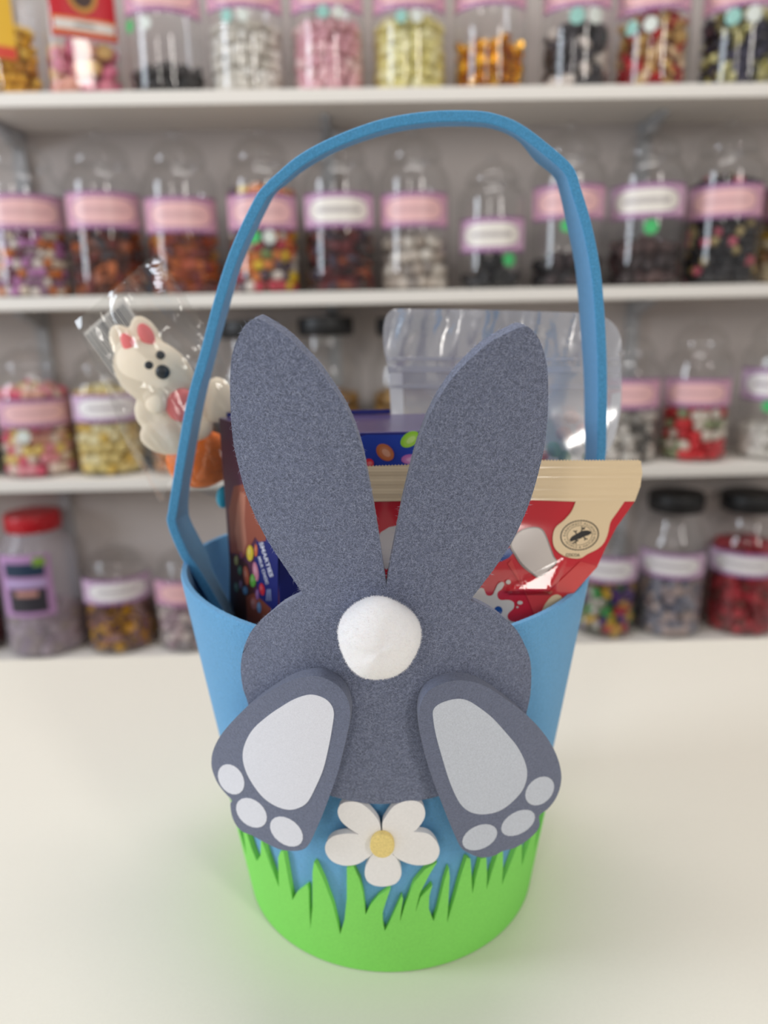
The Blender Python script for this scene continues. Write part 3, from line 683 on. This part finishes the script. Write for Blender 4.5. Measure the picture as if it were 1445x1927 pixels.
sheet('petal_joint', [fz(*q) for q in ell(702, 1015, 52, 50)], fm, 1, M_petal, FLW)
sheet('flower_centre', [fz(*q) for q in ell(700, 1017, 48, 46)], base_map(rabbit_map(.0064), .0022), 1, M_yel, FLW, bev=.0005)
# grass strip around the foot of the wall
gz = lambda x, y: wall_uv(x / 2.4914 + 440, y / 2.4914 + 1480)
gp = [(215, 470), (211, 330), (222, 300), (236, 303), (250, 380), (264, 460), (278, 530), (300, 490), (345, 458), (353, 480), (355, 560), (362, 662), (371, 560), (371, 400), (378, 350), (388, 362), (420, 430), (465, 550), (500, 690), (520, 620), (531, 520), (531, 375), (560, 370), (590, 430), (607, 500), (618, 598), (640, 555), (680, 510), (735, 473), (712, 540), (697, 590), (699, 640), (708, 674), (730, 635), (760, 570), (787, 510), (793, 525), (784, 580), (778, 630), (800, 560), (845, 445), (895, 385), (952, 350), (915, 410), (870, 500), (850, 585), (875, 515), (930, 457), (915, 510), (913, 570), (935, 628), (955, 570), (985, 440), (1006, 375), (1010, 420), (1004, 540), (998, 634), (1030, 530), (1060, 420), (1090, 330), (1106, 335), (1112, 420), (1115, 502), (1130, 430), (1155, 335), (1180, 330), (1184, 400), (1182, 480), (1205, 400), (1235, 310), (1258, 300), (1258, 390), (1252, 462)]
gu = [gz(x, y) for x, y in gp]
uL, uR = gu[0][0], gu[-1][0]
zv, zt = .034, .056
span = 2 * math.pi - (uR - uL); nb = 26; back = []
rg = random.Random(3)
for i in range(nb):
    u0 = uR + span * i / nb; w_ = span / nb
    if i: back.append((u0, zv + rg.uniform(-.004, .006)))
    back += [(u0 + w_ * .35, zt - .008 + rg.uniform(-.003, .003)), (u0 + w_ * .62, zt + rg.uniform(-.006, .006)), (u0 + w_ * .8, zt - .012)]
g_out = gu + back                                     # runs once around; close along the bottom
pts = g_out + [(uL + 2 * math.pi, gu[0][1])]
outline = pts + [(uL + 2 * math.pi, .0004)] + [(uL, .0004)]
grass = sheet('grass_trim', outline, wall_map(.0001), .0024, M_grass, BK, cu=R(3), cv=0, bev=.0004, sm=40)
# felt fibres
M_fib = mat('grey_fibre', rgb(168, 176, 200), .9, spec=.1)
M_bfib = mat('blue_fibre', rgb(140, 200, 240), .9, spec=.1)
M_wfib = mat('white_fibre', rgb(244, 242, 244), .9, spec=.1)
front = lambda n, c: (np.abs(n[:, 1]) > -1) * 1.0 * (c[:, 1] < 1)
fuzz('felt_fibres', rabbit, 60000, .0012, .000032, M_fib, BK, lift=.16, keep=lambda n, c: np.where(np.abs(n[:, 1]) > .6, 1.0, .45))
fuzz('felt_fibres', handle, 9000, .0007, .00003, M_bfib, BK, lift=.5)
fuzz('felt_fibres', wall, 12000, .0006, .00003, M_bfib, BK, lift=.5, keep=lambda n, c: np.where(c[:, 2] > ZT - .002, 10.0, .25))
fu = fuzz('pompom_fibres', tail, 14000, .00042, .000035, M_wfib, BK, lift=1.0); fu.location = tc
tag(BK, 'blue felt bucket basket with arched handle, grey rabbit back and green grass', 'basket')

# ------------------------------------------------------------------ sweets carton in the basket
M_navy = mat('navy_carton', rgb(34, 38, 110), .5, spec=.3)
M_maroon = mat('plum_carton', rgb(88, 44, 66), .5, spec=.3)
M_plum = mat('purple_carton_top', rgb(74, 58, 112), .3, coat=.4)
M_blueprint = mat('bright_blue_print', rgb(30, 62, 160), .5, spec=.3)
M_choc = mat('chocolate_print', rgb(150, 78, 56), .5, spec=.3)
M_chocd = mat('dark_chocolate_print', rgb(74, 38, 30), .5, spec=.3)
M_chocl = mat('pale_chocolate_print', rgb(186, 120, 96), .5, spec=.3)
M_ink = mat('white_ink', rgb(232, 230, 240), .4)
CB = empty('sweets_carton')
YN, YB = .287, .343
nc = on_y(523, 1091, YN); fc = on_y(427, 1000, YB)      # near left edge, far left edge
ztop = on_y(720, 813, YN).z; zbot = .104
xr = on_y(872, 830, YN).x; xrb = xr + (nc.x - fc.x) * .6
foot = [(nc.x, YN), (xr, YN), (xrb, YB), (fc.x, YB)]
CB.location = ((nc.x + xr) / 2, (YN + YB) / 2, zbot)
cl = lambda p: Vector(p) - CB.location
vv = [cl((x, y, zbot)) for x, y in foot] + [cl((x, y, ztop)) for x, y in foot]
bm = bmesh.new(); bv = [bm.verts.new(p) for p in vv]
for f_, mi in (((0, 1, 5, 4), 0), ((1, 2, 6, 5), 0), ((2, 3, 7, 6), 0), ((3, 0, 4, 7), 1), ((4, 5, 6, 7), 2), ((3, 2, 1, 0), 0)):
    q = bm.faces.new([bv[i] for i in f_]); q.material_index = mi
o = from_bm('carton', bm, [M_navy, M_maroon, M_plum], CB); bevel(o, .0006)
# tuck flap standing slightly proud on the top
xf = on_y(735, 781, YB - .004).x
o = mesh_from('top_flap', [cl(p) for p in ((fc.x + .004, YB - .001, ztop + .0002), (xf, YB - .001, ztop + .0002), (xf, YB - .001, ztop + .0022), (fc.x + .004, YB - .001, ztop + .0022), (fc.x + .004, YB - .0002, ztop + .0002), (xf, YB - .0002, ztop + .0002), (xf, YB - .0002, ztop + .0022), (fc.x + .004, YB - .0002, ztop + .0022))],
              [(0, 1, 2, 3), (7, 6, 5, 4), (0, 4, 5, 1), (1, 5, 6, 2), (2, 6, 7, 3), (3, 7, 4, 0)], M_navy, CB)
def plane_map(P0, n, local):
    n = Vector(n).normalized(); P0 = Vector(P0)
    if n.y > 0: n = -n
    def f(u, v, h):
        d = ray(u, v); t = (P0 + n * h - CAM).dot(n) / d.dot(n); return local(CAM + d * t)
    return f
tl = Vector((fc.x - nc.x, YB - YN, 0)); nl = Vector((-tl.y, tl.x, 0))
side = plane_map((nc.x, YN, 0), nl, cl); frontf = plane_map((nc.x, YN, 0), (0, -1, 0), cl)
def pr(name, outline, mp, h, m, parent): return sheet(name, outline, mp, h, m, parent)
sz = lambda pts: [(x / 4.8167 + 320, y / 4.8167 + 1000) for x, y in pts]
pr('printed_panel', [(523, 985), (523, 1200), (480, 1200), (486, 1120), (478, 1060), (484, 1010), (505, 985)], side, .00012, M_navy, CB)
pr('printed_tube', [(440, 915), (490, 905), (506, 960), (500, 1018), (486, 1020), (480, 1010), (470, 1030), (458, 1050), (446, 1042), (434, 1040), (430, 960)], side, .00016, M_choc, CB)
pr('printed_highlight', [(452, 925), (462, 930), (460, 980), (464, 1020), (458, 1045), (448, 1036), (442, 1000), (446, 950)], side, .0002, M_chocl, CB)
pr('printed_chocolate', sz([(540, 200), (700, 290), (760, 560), (900, 690), (860, 900), (540, 900)]), side, .00014, M_chocd, CB)
pr('printed_chocolate', sz([(690, 590), (760, 560), (830, 620), (915, 700), (840, 860), (700, 850)]), side, .0002, M_choc, CB)
def candy_m(c): return mat('printed_candy_%d_%d_%d' % c, rgb(*c), .3, coat=.3)
for (x, y, rx, ry, a, c) in ((724, 198, 30, 72, 0, (236, 206, 40)), (777, 172, 15, 58, 0, (226, 110, 50)), (600, 262, 17, 46, 0, (170, 160, 60)), (775, 365, 24, 88, -8, (226, 140, 160)), (750, 445, 26, 60, 0, (110, 190, 60)), (680, 535, 23, 40, -6, (90, 140, 190)), (832, 525, 24, 56, -8, (220, 40, 50)),
                             (790, 572, 14, 50, 0, (170, 110, 180)), (690, 400, 24, 88, -8, (196, 90, 40)), (757, 655, 28, 56, -8, (206, 120, 110)), (806, 690, 19, 50, -4, (120, 165, 215)), (632, 352, 18, 42, 0, (70, 120, 60)), (600, 505, 20, 45, -6, (70, 90, 40)), (645, 215, 14, 34, 0, (160, 40, 70)), (640, 480, 16, 40, 0, (120, 70, 110))):
    q = pr('printed_candy', sz(ell(x, y, rx, ry, a, 16)), side, .0003, candy_m(c), CB)
    pr('printed_shine', sz(ell(x - rx * .25, y - ry * .2, rx * .35, ry * .4, a, 10)), side, .00036, candy_m(tuple(int(k + (255 - k) * .35) for k in c)), q)
def lettering(name, s, mapf, org, xdir, ydir, h, m, parent):
    v, f = text2d(s, bold=.022)
    return mesh_from(name, [mapf(org[0] + x * xdir[0] + y * ydir[0], org[1] + x * xdir[1] + y * ydir[1], h) for x, y in v], f, m, parent)
lettering('lettering', 'SMARTIES', side, (487.5, 1021), (4.7, 15.2), (9.6, -2.6), .0003, M_ink, CB)
lettering('lettering', 'MILK CHOC', side, (485.0, 1048), (2.9, 9.6), (7.0, -1.9), .0003, M_ink, CB)
for d_ in (-1, 0, 1): pr('printed_squiggle', [(505 + d_ * 2.6, 1109), (506.5 + d_ * 2.6, 1109), (506 + d_ * 4.0, 1131), (505 + d_ * 4.0, 1131)], side, .0003, mat('pale_blue_ink', rgb(170, 180, 220), .4), CB)
pr('printed_panel', [(660, 826), (690, 818), (860, 818), (860, 900), (640, 900)], frontf, .00014, M_blueprint, CB)
for (x, y, rx, ry, a, c) in ((724.6, 851.4, 19, 14, 42, (176, 98, 52)), (771.4, 826.8, 20, 13, -35, (140, 200, 50)), (770, 864, 15, 9, -5, (176, 110, 176)), (694, 871, 9, 8, 0, (214, 50, 60)), (815, 852, 16, 12, 20, (236, 190, 50))):
    q = pr('printed_candy', ell(x, y, rx, ry, a), frontf, .0003, candy_m(c), CB)
    pr('printed_shade', ell(x + 2, y + 2, rx * .8, ry * .8, a), frontf, .00033, candy_m(tuple(int(k + (255 - k) * .12) for k in c)), q)
    pr('printed_shine', ell(x + 2, y + 1, rx * .5, ry * .42, a), frontf, .00038, candy_m(tuple(int(k + (255 - k) * .38) for k in c)), q)
tag(CB, 'dark blue sweets carton with printed candies standing behind the rabbit ears', 'carton')

# ------------------------------------------------------------------ red and cream buttons bag
M_red = mat('red_foil', rgb(200, 24, 40), .16, coat=.5, spec=.6)
M_red2 = mat('light_red_foil', rgb(208, 62, 62), .16, coat=.5)
M_cream = mat('cream_foil', rgb(232, 208, 170), .24, coat=.4)
M_pale = mat('pale_grey_print', rgb(206, 196, 190), .2, coat=.4)
M_palee = mat('grey_print_edge', rgb(150, 140, 136), .2, coat=.4)
M_milk = mat('milk_print', rgb(214, 204, 194), .2, coat=.4)
M_blu2 = mat('royal_blue_print', rgb(24, 70, 140), .2, coat=.4)
M_black_ink = mat('black_ink', rgb(34, 30, 28), .35)
BG = empty('snack_bag'); BG.location = (.03, .30, .075)
bgl = lambda p: Vector(p) - BG.location
def bag_Y(x, z, py):
    y = .2688 + .22 * max(0, x - .01)
    s = max(0.0, min(1.0, (py - 955) / 120.0)); y -= .007 * s * s * (3 - 2 * s) * max(0.0, 1 - ((x - .02) / .085) ** 2)
    return y
FACET = [(q[0] / 4.25 + 880, q[1] / 4.25 + 840) for q in ((262, 1152), (790, 872), (806, 930), (745, 1050), (700, 1188), (350, 1188))]
def facet_w(u, v):
    d = 1e9; n = len(FACET)
    for i in range(n):
        a, b = FACET[i], FACET[(i + 1) % n]; ex, ey = b[0] - a[0], b[1] - a[1]
        d = min(d, (ex * (v - a[1]) - ey * (u - a[0])) / math.hypot(ex, ey))
    return max(0.0, min(1.0, d / 9.0))
FC = on_y(1010, 1085, .268); FY = bag_Y(FC.x, FC.z, 1085) - .0008
def bag_map(u, v, h):
    d = ray(u, v); Y = .27; fwt = facet_w(u, v)
    for _ in range(5):
        p = CAM + d * (Y / d.y); Y = (1 - fwt) * bag_Y(p.x, p.z, v) + fwt * (FY + .225 * (p.x - FC.x) + .43 * (p.z - FC.z))
    return bgl(CAM + d * ((Y - h) / d.y))
bz = lambda pts: [(x / 4.25 + 880, y / 4.25 + 840) for x, y in pts]
def ztop_line(x): return 880 - (x - 600) * 14 / 420 if x < 1020 else 866
zz = []; x = 600.0; i = 0
while x < 1204: zz.append((x, ztop_line(x) + (1.3 if i % 2 else -1.3))); x += 3.0; i += 1
outl = zz + [(1206, 867), (1208.5, 890), (1205, 915), (1194, 944), (1160, 992), (1140, 1030), (1123, 1068), (1086, 1105), (1050, 1140), (1012, 1168), (975, 1215), (900, 1240), (760, 1240), (640, 1225), (600, 1100), (592, 980)]
def bag_sheet(name, pts, h, m, cu=16, cv=12): return sheet(name, pts, bag_map, h, m, BG, cu=cu, cv=cv, sm=30)
outf = [(x, y + 5) for x, y in zz] + outl[len(zz):]; outf[len(zz)] = (1206, 871)
fr = sheet('bag_front', outf, bag_map, .0003, M_red, BG, cu=4, cv=4, sm=30)
def bag_back(u, v, h):
    p = bag_map(u, v, 0); ins = max(0, min(1, (v - 950) / 120)); p.y += .0012 + .010 * ins; return p
sheet('bag_back', outf, bag_back, .0003, M_red, BG, cu=16, cv=10, sm=30)
sl = [(x, y) for x, y in zz]
sheet('cream_seal', sl + [(1206, 867), (1208.5, 890), (1205, 915), (1194.5, 943.5), (1084, 944), (1000, 941), (750, 943), (594, 946), (597, 905)], lambda u, v, h: bag_map(u, v, h + .0006 + .00005 * math.sin(v * 1.05) + .00012 * math.sin(v * .31 + u * .004)), .0002, M_cream, BG, cu=16, cv=1.5, sm=30)
def ps(name, pts, m, lev): return sheet(name, pts, lambda u, v, h: bag_map(u, v, h + .0003 + .00012 * lev), .0002, m, BG, cu=4, cv=4, sm=30)
ps('red_band', bz([(320, 940), (350, 905), (430, 1100), (545, 1375), (760, 1270), (1040, 960), (900, 920), (640, 1170), (480, 1190)]), M_red2, 1)
ps('cream_panel', bz(smooth_loop([(868, 430, 1), (830, 520), (770, 590), (710, 640), (685, 690), (680, 760), (700, 820), (750, 865), (820, 892), (900, 895), (960, 860), (1040, 820), (1090, 770), (1120, 700), (1135, 630), (1150, 590), (1200, 520), (1262, 430, 1)], 3)), M_cream, 2)
ps('grey_panel_edge', bz(smooth_loop([(395, 690), (470, 653), (548, 645), (600, 665), (632, 720), (662, 800), (692, 880), (716, 925), (650, 1000), (570, 1052), (512, 1020), (430, 955), (375, 870), (335, 790), (360, 730)], 3)), M_palee, 1)
ps('grey_panel', bz(smooth_loop([(410, 690), (470, 662), (545, 653), (590, 672), (620, 720), (650, 800), (680, 880), (705, 925), (640, 990), (570, 1040), (520, 1010), (440, 940), (385, 860), (350, 790), (375, 730)], 3)), M_pale, 2)
ps('grey_panel', [(708, 1022), (716, 1002), (732, 992), (752, 988), (770, 1000), (748, 1051), (727, 1072), (712, 1060)], M_pale, 2)
ps('blue_patch', bz([(335, 812), (362, 855), (330, 890), (275, 918), (180, 940), (230, 860)]), M_blu2, 2)
ps('milk_splash', bz(smooth_loop([(-20, 1240), (110, 1130), (150, 1188), (195, 1190), (218, 1150), (240, 1105), (272, 1083), (292, 1100), (272, 1140), (242, 1165), (238, 1200), (262, 1228), (330, 1228), (368, 1250), (366, 1295), (330, 1330), (318, 1365), (350, 1400), (450, 1415), (420, 1480), (200, 1420)], 3)), M_milk, 2)
for e_ in ((325, 1085, 20, 18), (418, 1250, 22, 15), (397, 1286, 9, 8)): ps('milk_drop', bz(ell(*e_)), M_milk, 2)
ps('blue_dot', bz(ell(245, 1312, 33, 34)), M_blu2, 3)
ps('cream_drop', bz(smooth_loop([(588, 1328, 1), (620, 1260), (670, 1200), (720, 1185), (755, 1210), (745, 1250), (700, 1285), (640, 1305)], 3)), M_cream, 3)
# round seal with its ring of words
SX, SY, SA, SB_, ST = 895 / 4.25 + 880, 711 / 4.25 + 840, 37.0, 28.5, R(-10)
def seal_pt(r, a):
    x, y = SA * r * math.cos(a), -SB_ * r * math.sin(a)
    return SX + x * math.cos(ST) - y * math.sin(ST), SY + x * math.sin(ST) + y * math.cos(ST)
LV = lambda u, v, h=0: bag_map(u, v, .0003 + .00012 * 4)
def ring(name, r0, r1, scallop=0, n=180):
    vs, fs = [], []
    for i in range(n):
        a = 2 * math.pi * i / n; k = 1 + scallop * abs(math.sin(a * 22))
        vs += [LV(*seal_pt(r0, a)), LV(*seal_pt(r1 * k, a))]
    for i in range(n): j = (i + 1) % n; fs.append((2 * i, 2 * i + 1, 2 * j + 1, 2 * j))
    return mesh_from(name, vs, fs, M_black_ink, BG)
ring('seal_edge', .925, .96, .05); ring('seal_ring', .625, .65)
def ring_text(s, a_mid, rbase, size, inward=False):
    vs, fs = [], []; x = 0; glyphs = []
    for ch in s:
        if ch == ' ': glyphs.append((None, .32)); continue
        v, f = text2d(ch); wd = max(p[0] for p in v) + .08; glyphs.append(((v, f), wd))
    tot = sum(g[1] for g in glyphs) * size
    for g, wd in glyphs:
        if g:
            v, f = g; n0 = len(vs)
            for px_, py_ in v:
                if not inward: a = a_mid + tot / 2 / rbase - (x + px_ * size) / rbase; r_ = rbase + py_ * size
                else: a = a_mid - tot / 2 / rbase + (x + px_ * size) / rbase; r_ = rbase + .135 - py_ * size
                vs.append(LV(*seal_pt(r_, a)))
            fs += [tuple(i + n0 for i in q) for q in f]
        x += wd * size
    return mesh_from('seal_lettering', vs, fs, M_black_ink, BG)
ring_text('RAINFOREST ALLIANCE', R(80), .71, .20); ring_text('PEOPLE & NATURE', R(268), .71, .19, True)
for a in (R(188), R(-20)): mesh_from('seal_dot', [LV(*seal_pt(.78, a))] + [LV(seal_pt(.78, a)[0] + 1.2 * math.cos(t), seal_pt(.78, a)[1] + 1.0 * math.sin(t)) for t in np.linspace(0, 5.24, 6)], [(0, i + 1, (i + 1) % 6 + 1) for i in range(6)], M_black_ink, BG)
sheet('frog_emblem', bz(smooth_loop([(815, 748), (835, 720), (870, 700), (905, 680), (945, 672), (980, 678), (988, 694), (965, 710), (930, 722), (900, 738), (860, 748), (830, 762)], 3)), LV, .0001, M_black_ink, BG)
for leg in ([(905, 690), (915, 660), (940, 648)], [(915, 665), (912, 640)], [(918, 662), (935, 660)], [(870, 702), (860, 682), (845, 675)], [(862, 686), (872, 672)], [(925, 722), (940, 738), (958, 742)], [(938, 735), (935, 752)], [(850, 748), (885, 752), (850, 768), (840, 778)], [(855, 765), (870, 778)]):
    for a, b in zip(leg, leg[1:]):
        d = (b[0] - a[0], b[1] - a[1]); L_ = math.hypot(*d); n = (-d[1] / L_ * 4.5, d[0] / L_ * 4.5)
        sheet('frog_leg', bz([(a[0] + n[0], a[1] + n[1]), (b[0] + n[0], b[1] + n[1]), (b[0] - n[0], b[1] - n[1]), (a[0] - n[0], a[1] - n[1])]), LV, .0001, M_black_ink, BG)
lettering('seal_caption', 'COCOA', lambda u, v, h: LV(u, v), (783 / 4.25 + 880, 880 / 4.25 + 840), (7.2, .1), (-.2, -8.0), 0, M_black_ink, BG)
tag(BG, 'red and cream foil snack bag with a round frog seal behind the right ear', 'bag')

# ------------------------------------------------------------------ clear zip pouch of sweets
M_pouch = film('pouch_film', (.92, .93, .97, 1), base=.34, gain=1.0, rough=.2, bump=.5, nscale=20, milky=.26, mcol=rgb(228, 230, 242))
M_zip = film('pouch_zip', (.90, .90, .94, 1), base=.30, gain=1.0, rough=.08, milky=.55, mcol=rgb(228, 228, 238))
PO = empty('zip_pouch'); PO.location = (.062, .372, .12)
pol = lambda p: Vector(p) - PO.location
def po_map(side_):
    def f(u, v, h):
        w = max(0, min(1, (v - 735) / 130)); e_ = max(0.0, 1 - ((u - 948) / 224) ** 2)
        rip = (.0016 * math.sin(u * .055 + .8 * math.sin(v * .03)) + .0008 * math.sin(u * .13 + 1.2 * math.sin(v * .02))) * max(0, min(1, (720 - v) / 90)) + .0008 * math.sin(u * .03 + v * .05) * w
        Y = .366 - side_ * (.0006 + .012 * w * w * (3 - 2 * w) * math.sqrt(e_)) + rip
        return pol(on_y(u, v, Y - (h if side_ > 0 else -h)))
    return f
po = [(750, 581, 1), (850, 582), (950, 584), (1050, 587), (1110, 590), (1140, 598), (1160, 616), (1169, 640), (1169, 662, 1), (1163, 667, 1), (1168, 672, 1), (1170, 720), (1168, 770), (1160, 810), (1146, 848), (1105, 895), (1030, 940), (975, 1000), (950, 1055), (880, 1075), (800, 1060), (765, 980), (742, 880), (738, 800), (734, 730), (729, 690), (722, 655), (721, 620), (726, 596), (736, 584)]
pl_ = smooth_loop(po, 3)
sheet('pouch_front', pl_, po_map(1), .0001, M_pouch, PO, cu=12, cv=12, sm=60)
sheet('pouch_back', pl_, po_map(-1), .0001, M_pouch, PO, cu=16, cv=16, sm=60)
for y0, y1 in ((672, 678), (690, 700), (724, 731)):
    sheet('zip_strip', [(729, y0), (1166, y0 + 1), (1167, y1 + 1), (730, y1)], po_map(1), .0006, M_zip, PO, cu=30)
M_glint = film('pouch_painted_glint', (.9, .9, .94, 1), base=.3, gain=1.0, rough=.15, milky=.75, mcol=rgb(244, 245, 252))  # milky white strips paint bright reflections onto the pouch sides
sheet('painted_glint', [(731, 702), (757, 702), (764, 900), (756, 960), (741, 880), (737, 800)], po_map(1), .0005, M_glint, PO, cu=8, cv=20, sm=60)
sheet('painted_glint', [(1150, 742), (1168, 738), (1166, 780), (1158, 815), (1144, 850), (1138, 846), (1146, 800)], po_map(1), .0005, M_glint, PO, cu=8, cv=20, sm=60)
tag(PO, 'clear shiny zip pouch of sweets behind the right rabbit ear', 'pouch')
M_cand = [mat('green_candy', rgb(84, 150, 76), .3), mat('white_candy', rgb(230, 226, 222), .4), mat('pink_candy', rgb(226, 150, 150), .4), mat('peach_candy', rgb(216, 160, 140), .5), mat('red_candy', rgb(190, 60, 70), .35)]
bm = bmesh.new(); bmesh.ops.create_icosphere(bm, subdivisions=3, radius=1)
for v in bm.verts: v.co.z *= .82
cme = [];
for m in M_cand:
    me = bpy.data.meshes.new('pouch_sweet'); bm.to_mesh(me); smooth(me, 180); me.materials.append(m); cme.append(me)
bm.free()
for (x, y, r_, c, lab) in ((1042, 846, 17, 0, 'light green sweet in the pouch, left of the white one'), (1062, 862, 16, 0, 'lower green sweet in the pouch just above the snack bag'), (1085, 846, 14, 1, 'white sweet in the pouch beside the green ones'),
                      (1108, 862, 14, 0, 'green sweet in the pouch behind the handle strap'), (1062, 818, 17, 3, 'peach sweet in the pouch above the green ones'), (1096, 812, 15, 2, 'pink sweet in the pouch above the white one'), (1130, 838, 13, 4, 'red sweet in the pouch behind the handle strap'),
                      (1075, 785, 15, 3, 'topmost peach sweet in the clear pouch'), (1018, 860, 15, 4, 'red sweet in the pouch beside the right ear')):
    p = on_y(x, y, .3665); o = link('pouch_sweet', cme[c], None, p); s = r_ * px_size(0, .3665) * 1.03; o.scale = (s, min(s, .0062), s); o.rotation_euler = (0, random.uniform(0, 3), 0)
    tag(o, lab, 'sweet', 'sweets in the zip pouch')

# ------------------------------------------------------------------ wrapped rabbit lollipop
M_mallow = mat('cream_marshmallow', rgb(240, 226, 204), .6, sss=.25, spec=.3)
M_mpink = mat('pink_icing', rgb(236, 120, 120), .55, sss=.15)
M_mblk = mat('black_icing', rgb(28, 34, 40), .4)
M_moran = mat('orange_marshmallow', rgb(238, 120, 30), .7, noise=.12, nscale=300, bump=.4, sss=.15)
M_mblue = mat('blue_marshmallow', rgb(30, 160, 190), .6, sss=.1)
M_cello = film('cellophane', (.955, .955, .95, 1), base=.07, gain=1.0, rough=.06, bump=1.0, nscale=46, stretch=(34, .22))
YL = .362
LP = empty('rabbit_lollipop'); LP.location = on_y(372, 900, YL)
lpl = lambda p: Vector(p) - LP.location
MP = px_size(0, YL) * 1.06
def blob(bm, px, py, rx, ry, ang=0, dy=0.0, dep=None):
    c = lpl(on_y(px, py, YL + dy)); dep = dep or min(rx, ry) * .62
    m = Matrix.Translation(c) @ Matrix.Rotation(R(ang), 4, 'Y') @ Matrix.Diagonal((rx * MP, dep * MP, ry * MP, 1))
    bmesh.ops.create_icosphere(bm, subdivisions=3, radius=1, matrix=m)
def blobs(name, items, m, voxel=0):
    bm = bmesh.new()
    for it in items: blob(bm, *it)
    o = from_bm(name, bm, m, LP, 180)
    if voxel:
        md = o.modifiers.new('join', 'REMESH'); md.mode = 'VOXEL'; md.voxel_size = voxel; md.use_smooth_shade = True
        s = o.modifiers.new('soften', 'SMOOTH'); s.iterations = 3; s.factor = .5
    return o
blobs('mallow_rabbit', [(290, 702, 76, 58, 32, -.003, 42), (240, 655, 26, 46, -28, .001), (276, 634, 24, 40, -26, .001), (322, 775, 62, 50, 30), (282, 775, 28, 34, 0, -.003), (294, 757, 21, 22, 0, -.0115), (312, 824, 48, 31, 10, -.005), (408, 753, 30, 42, 8, -.003), (350, 800, 50, 40)], M_mallow, .0011)
blobs('inner_ear', [(244, 650, 12, 23, -28, -.0082)], M_mpink); blobs('inner_ear', [(275, 630, 13, 21, -26, -.0074)], M_mpink)
blobs('eye', [(280.5, 688.5, 9, 8.5, 0, -.0128)], M_mblk); blobs('eye', [(302, 668, 8, 7.5, 0, -.0124)], M_mblk); blobs('nose', [(306, 700, 12.5, 12.5, 0, -.0136)], M_mblk)
blobs('belly_heart', [(340, 762, 26, 30, 20, -.0095)], M_mpink)
blobs('mallow_carrot', [(378, 864, 66, 54, -12, .003)], M_moran); blobs('mallow_base', [(420, 935, 13, 22, 8, .001)], M_mblue)
st0 = on_y(440, 900, YL); tube('lollipop_stick', [lpl(st0), lpl((-.058, .362, .13)), lpl((-.050, .362, .02))], .0022, mat('white_stick', rgb(232, 230, 226), .5), LP)
ce = [(141, 605, 1), (218, 540), (295, 474, 1), (335, 535), (380, 606), (420, 680), (446, 760), (452, 850), (445, 935), (400, 935), (350, 915), (318, 905), (309, 944, 1), (300, 944, 1), (272, 895), (240, 840), (218, 785), (192, 715), (165, 660)]
def ce_map(s):
    def f(u, v, h):
        # long axis of the bag runs down to the right; puffed in the middle, flat at the cut end
        t = ((u - 218) * .55 + (v - 540) * .83) / 400.0; w = ((u - 218) * .83 - (v - 540) * .55) / 130.0 - .3
        puff = max(0, min(1, t * 1.6)) * max(0, 1 - w * w * .45)
        rip = .0012 * math.sin(w * 9 + 2 * math.sin(t * 7)) + .0010 * math.sin(t * 17 + w * 3)
        Y = YL - s * (.001 + .0155 * math.sqrt(max(0, puff))) + rip * s
        return lpl(on_y(u, v, Y - (h if s > 0 else -h)))
    return f
co = smooth_loop(ce, 4)
sheet('wrapper_front', co, ce_map(1), .0001, M_cello, LP, cu=9, cv=9, sm=35)
bk = sheet('wrapper_back', co, ce_map(-1), .0001, M_cello, LP, cu=12, cv=12, sm=35)
M_bcw = film('barcode_paper', (.9, .9, .92, 1), base=.03, gain=.6, rough=.2, milky=.85, mcol=rgb(238, 236, 234))
A_, B_, C_, D_ = (157, 627), (232, 562), (290, 645), (218, 712)
bmap = lambda u, v, h: lpl(on_y(u, v, YL + .0145 - h))
bc = sheet('barcode_label', [A_, B_, C_, D_], bmap, .0001, M_bcw, LP)
lerp = lambda a, b, t: (a[0] + (b[0] - a[0]) * t, a[1] + (b[1] - a[1]) * t)
t = .03; rb = random.Random(5); M_bar = mat('barcode_ink', rgb(92, 96, 104), .6)
while t < .93:
    w_ = rb.choice((.014, .014, .026, .034))
    sheet('barcode_bar', [lerp(lerp(A_, D_, .06), lerp(B_, C_, .06), t), lerp(lerp(A_, D_, .06), lerp(B_, C_, .06), t + w_), lerp(lerp(A_, D_, .92), lerp(B_, C_, .92), t + w_), lerp(lerp(A_, D_, .92), lerp(B_, C_, .92), t)], bmap, .0004, M_bar, bc)
    t += w_ + rb.choice((.022, .03, .044))
tag(LP, 'cream marshmallow rabbit lollipop in clear cellophane leaning over the left rim', 'lollipop')
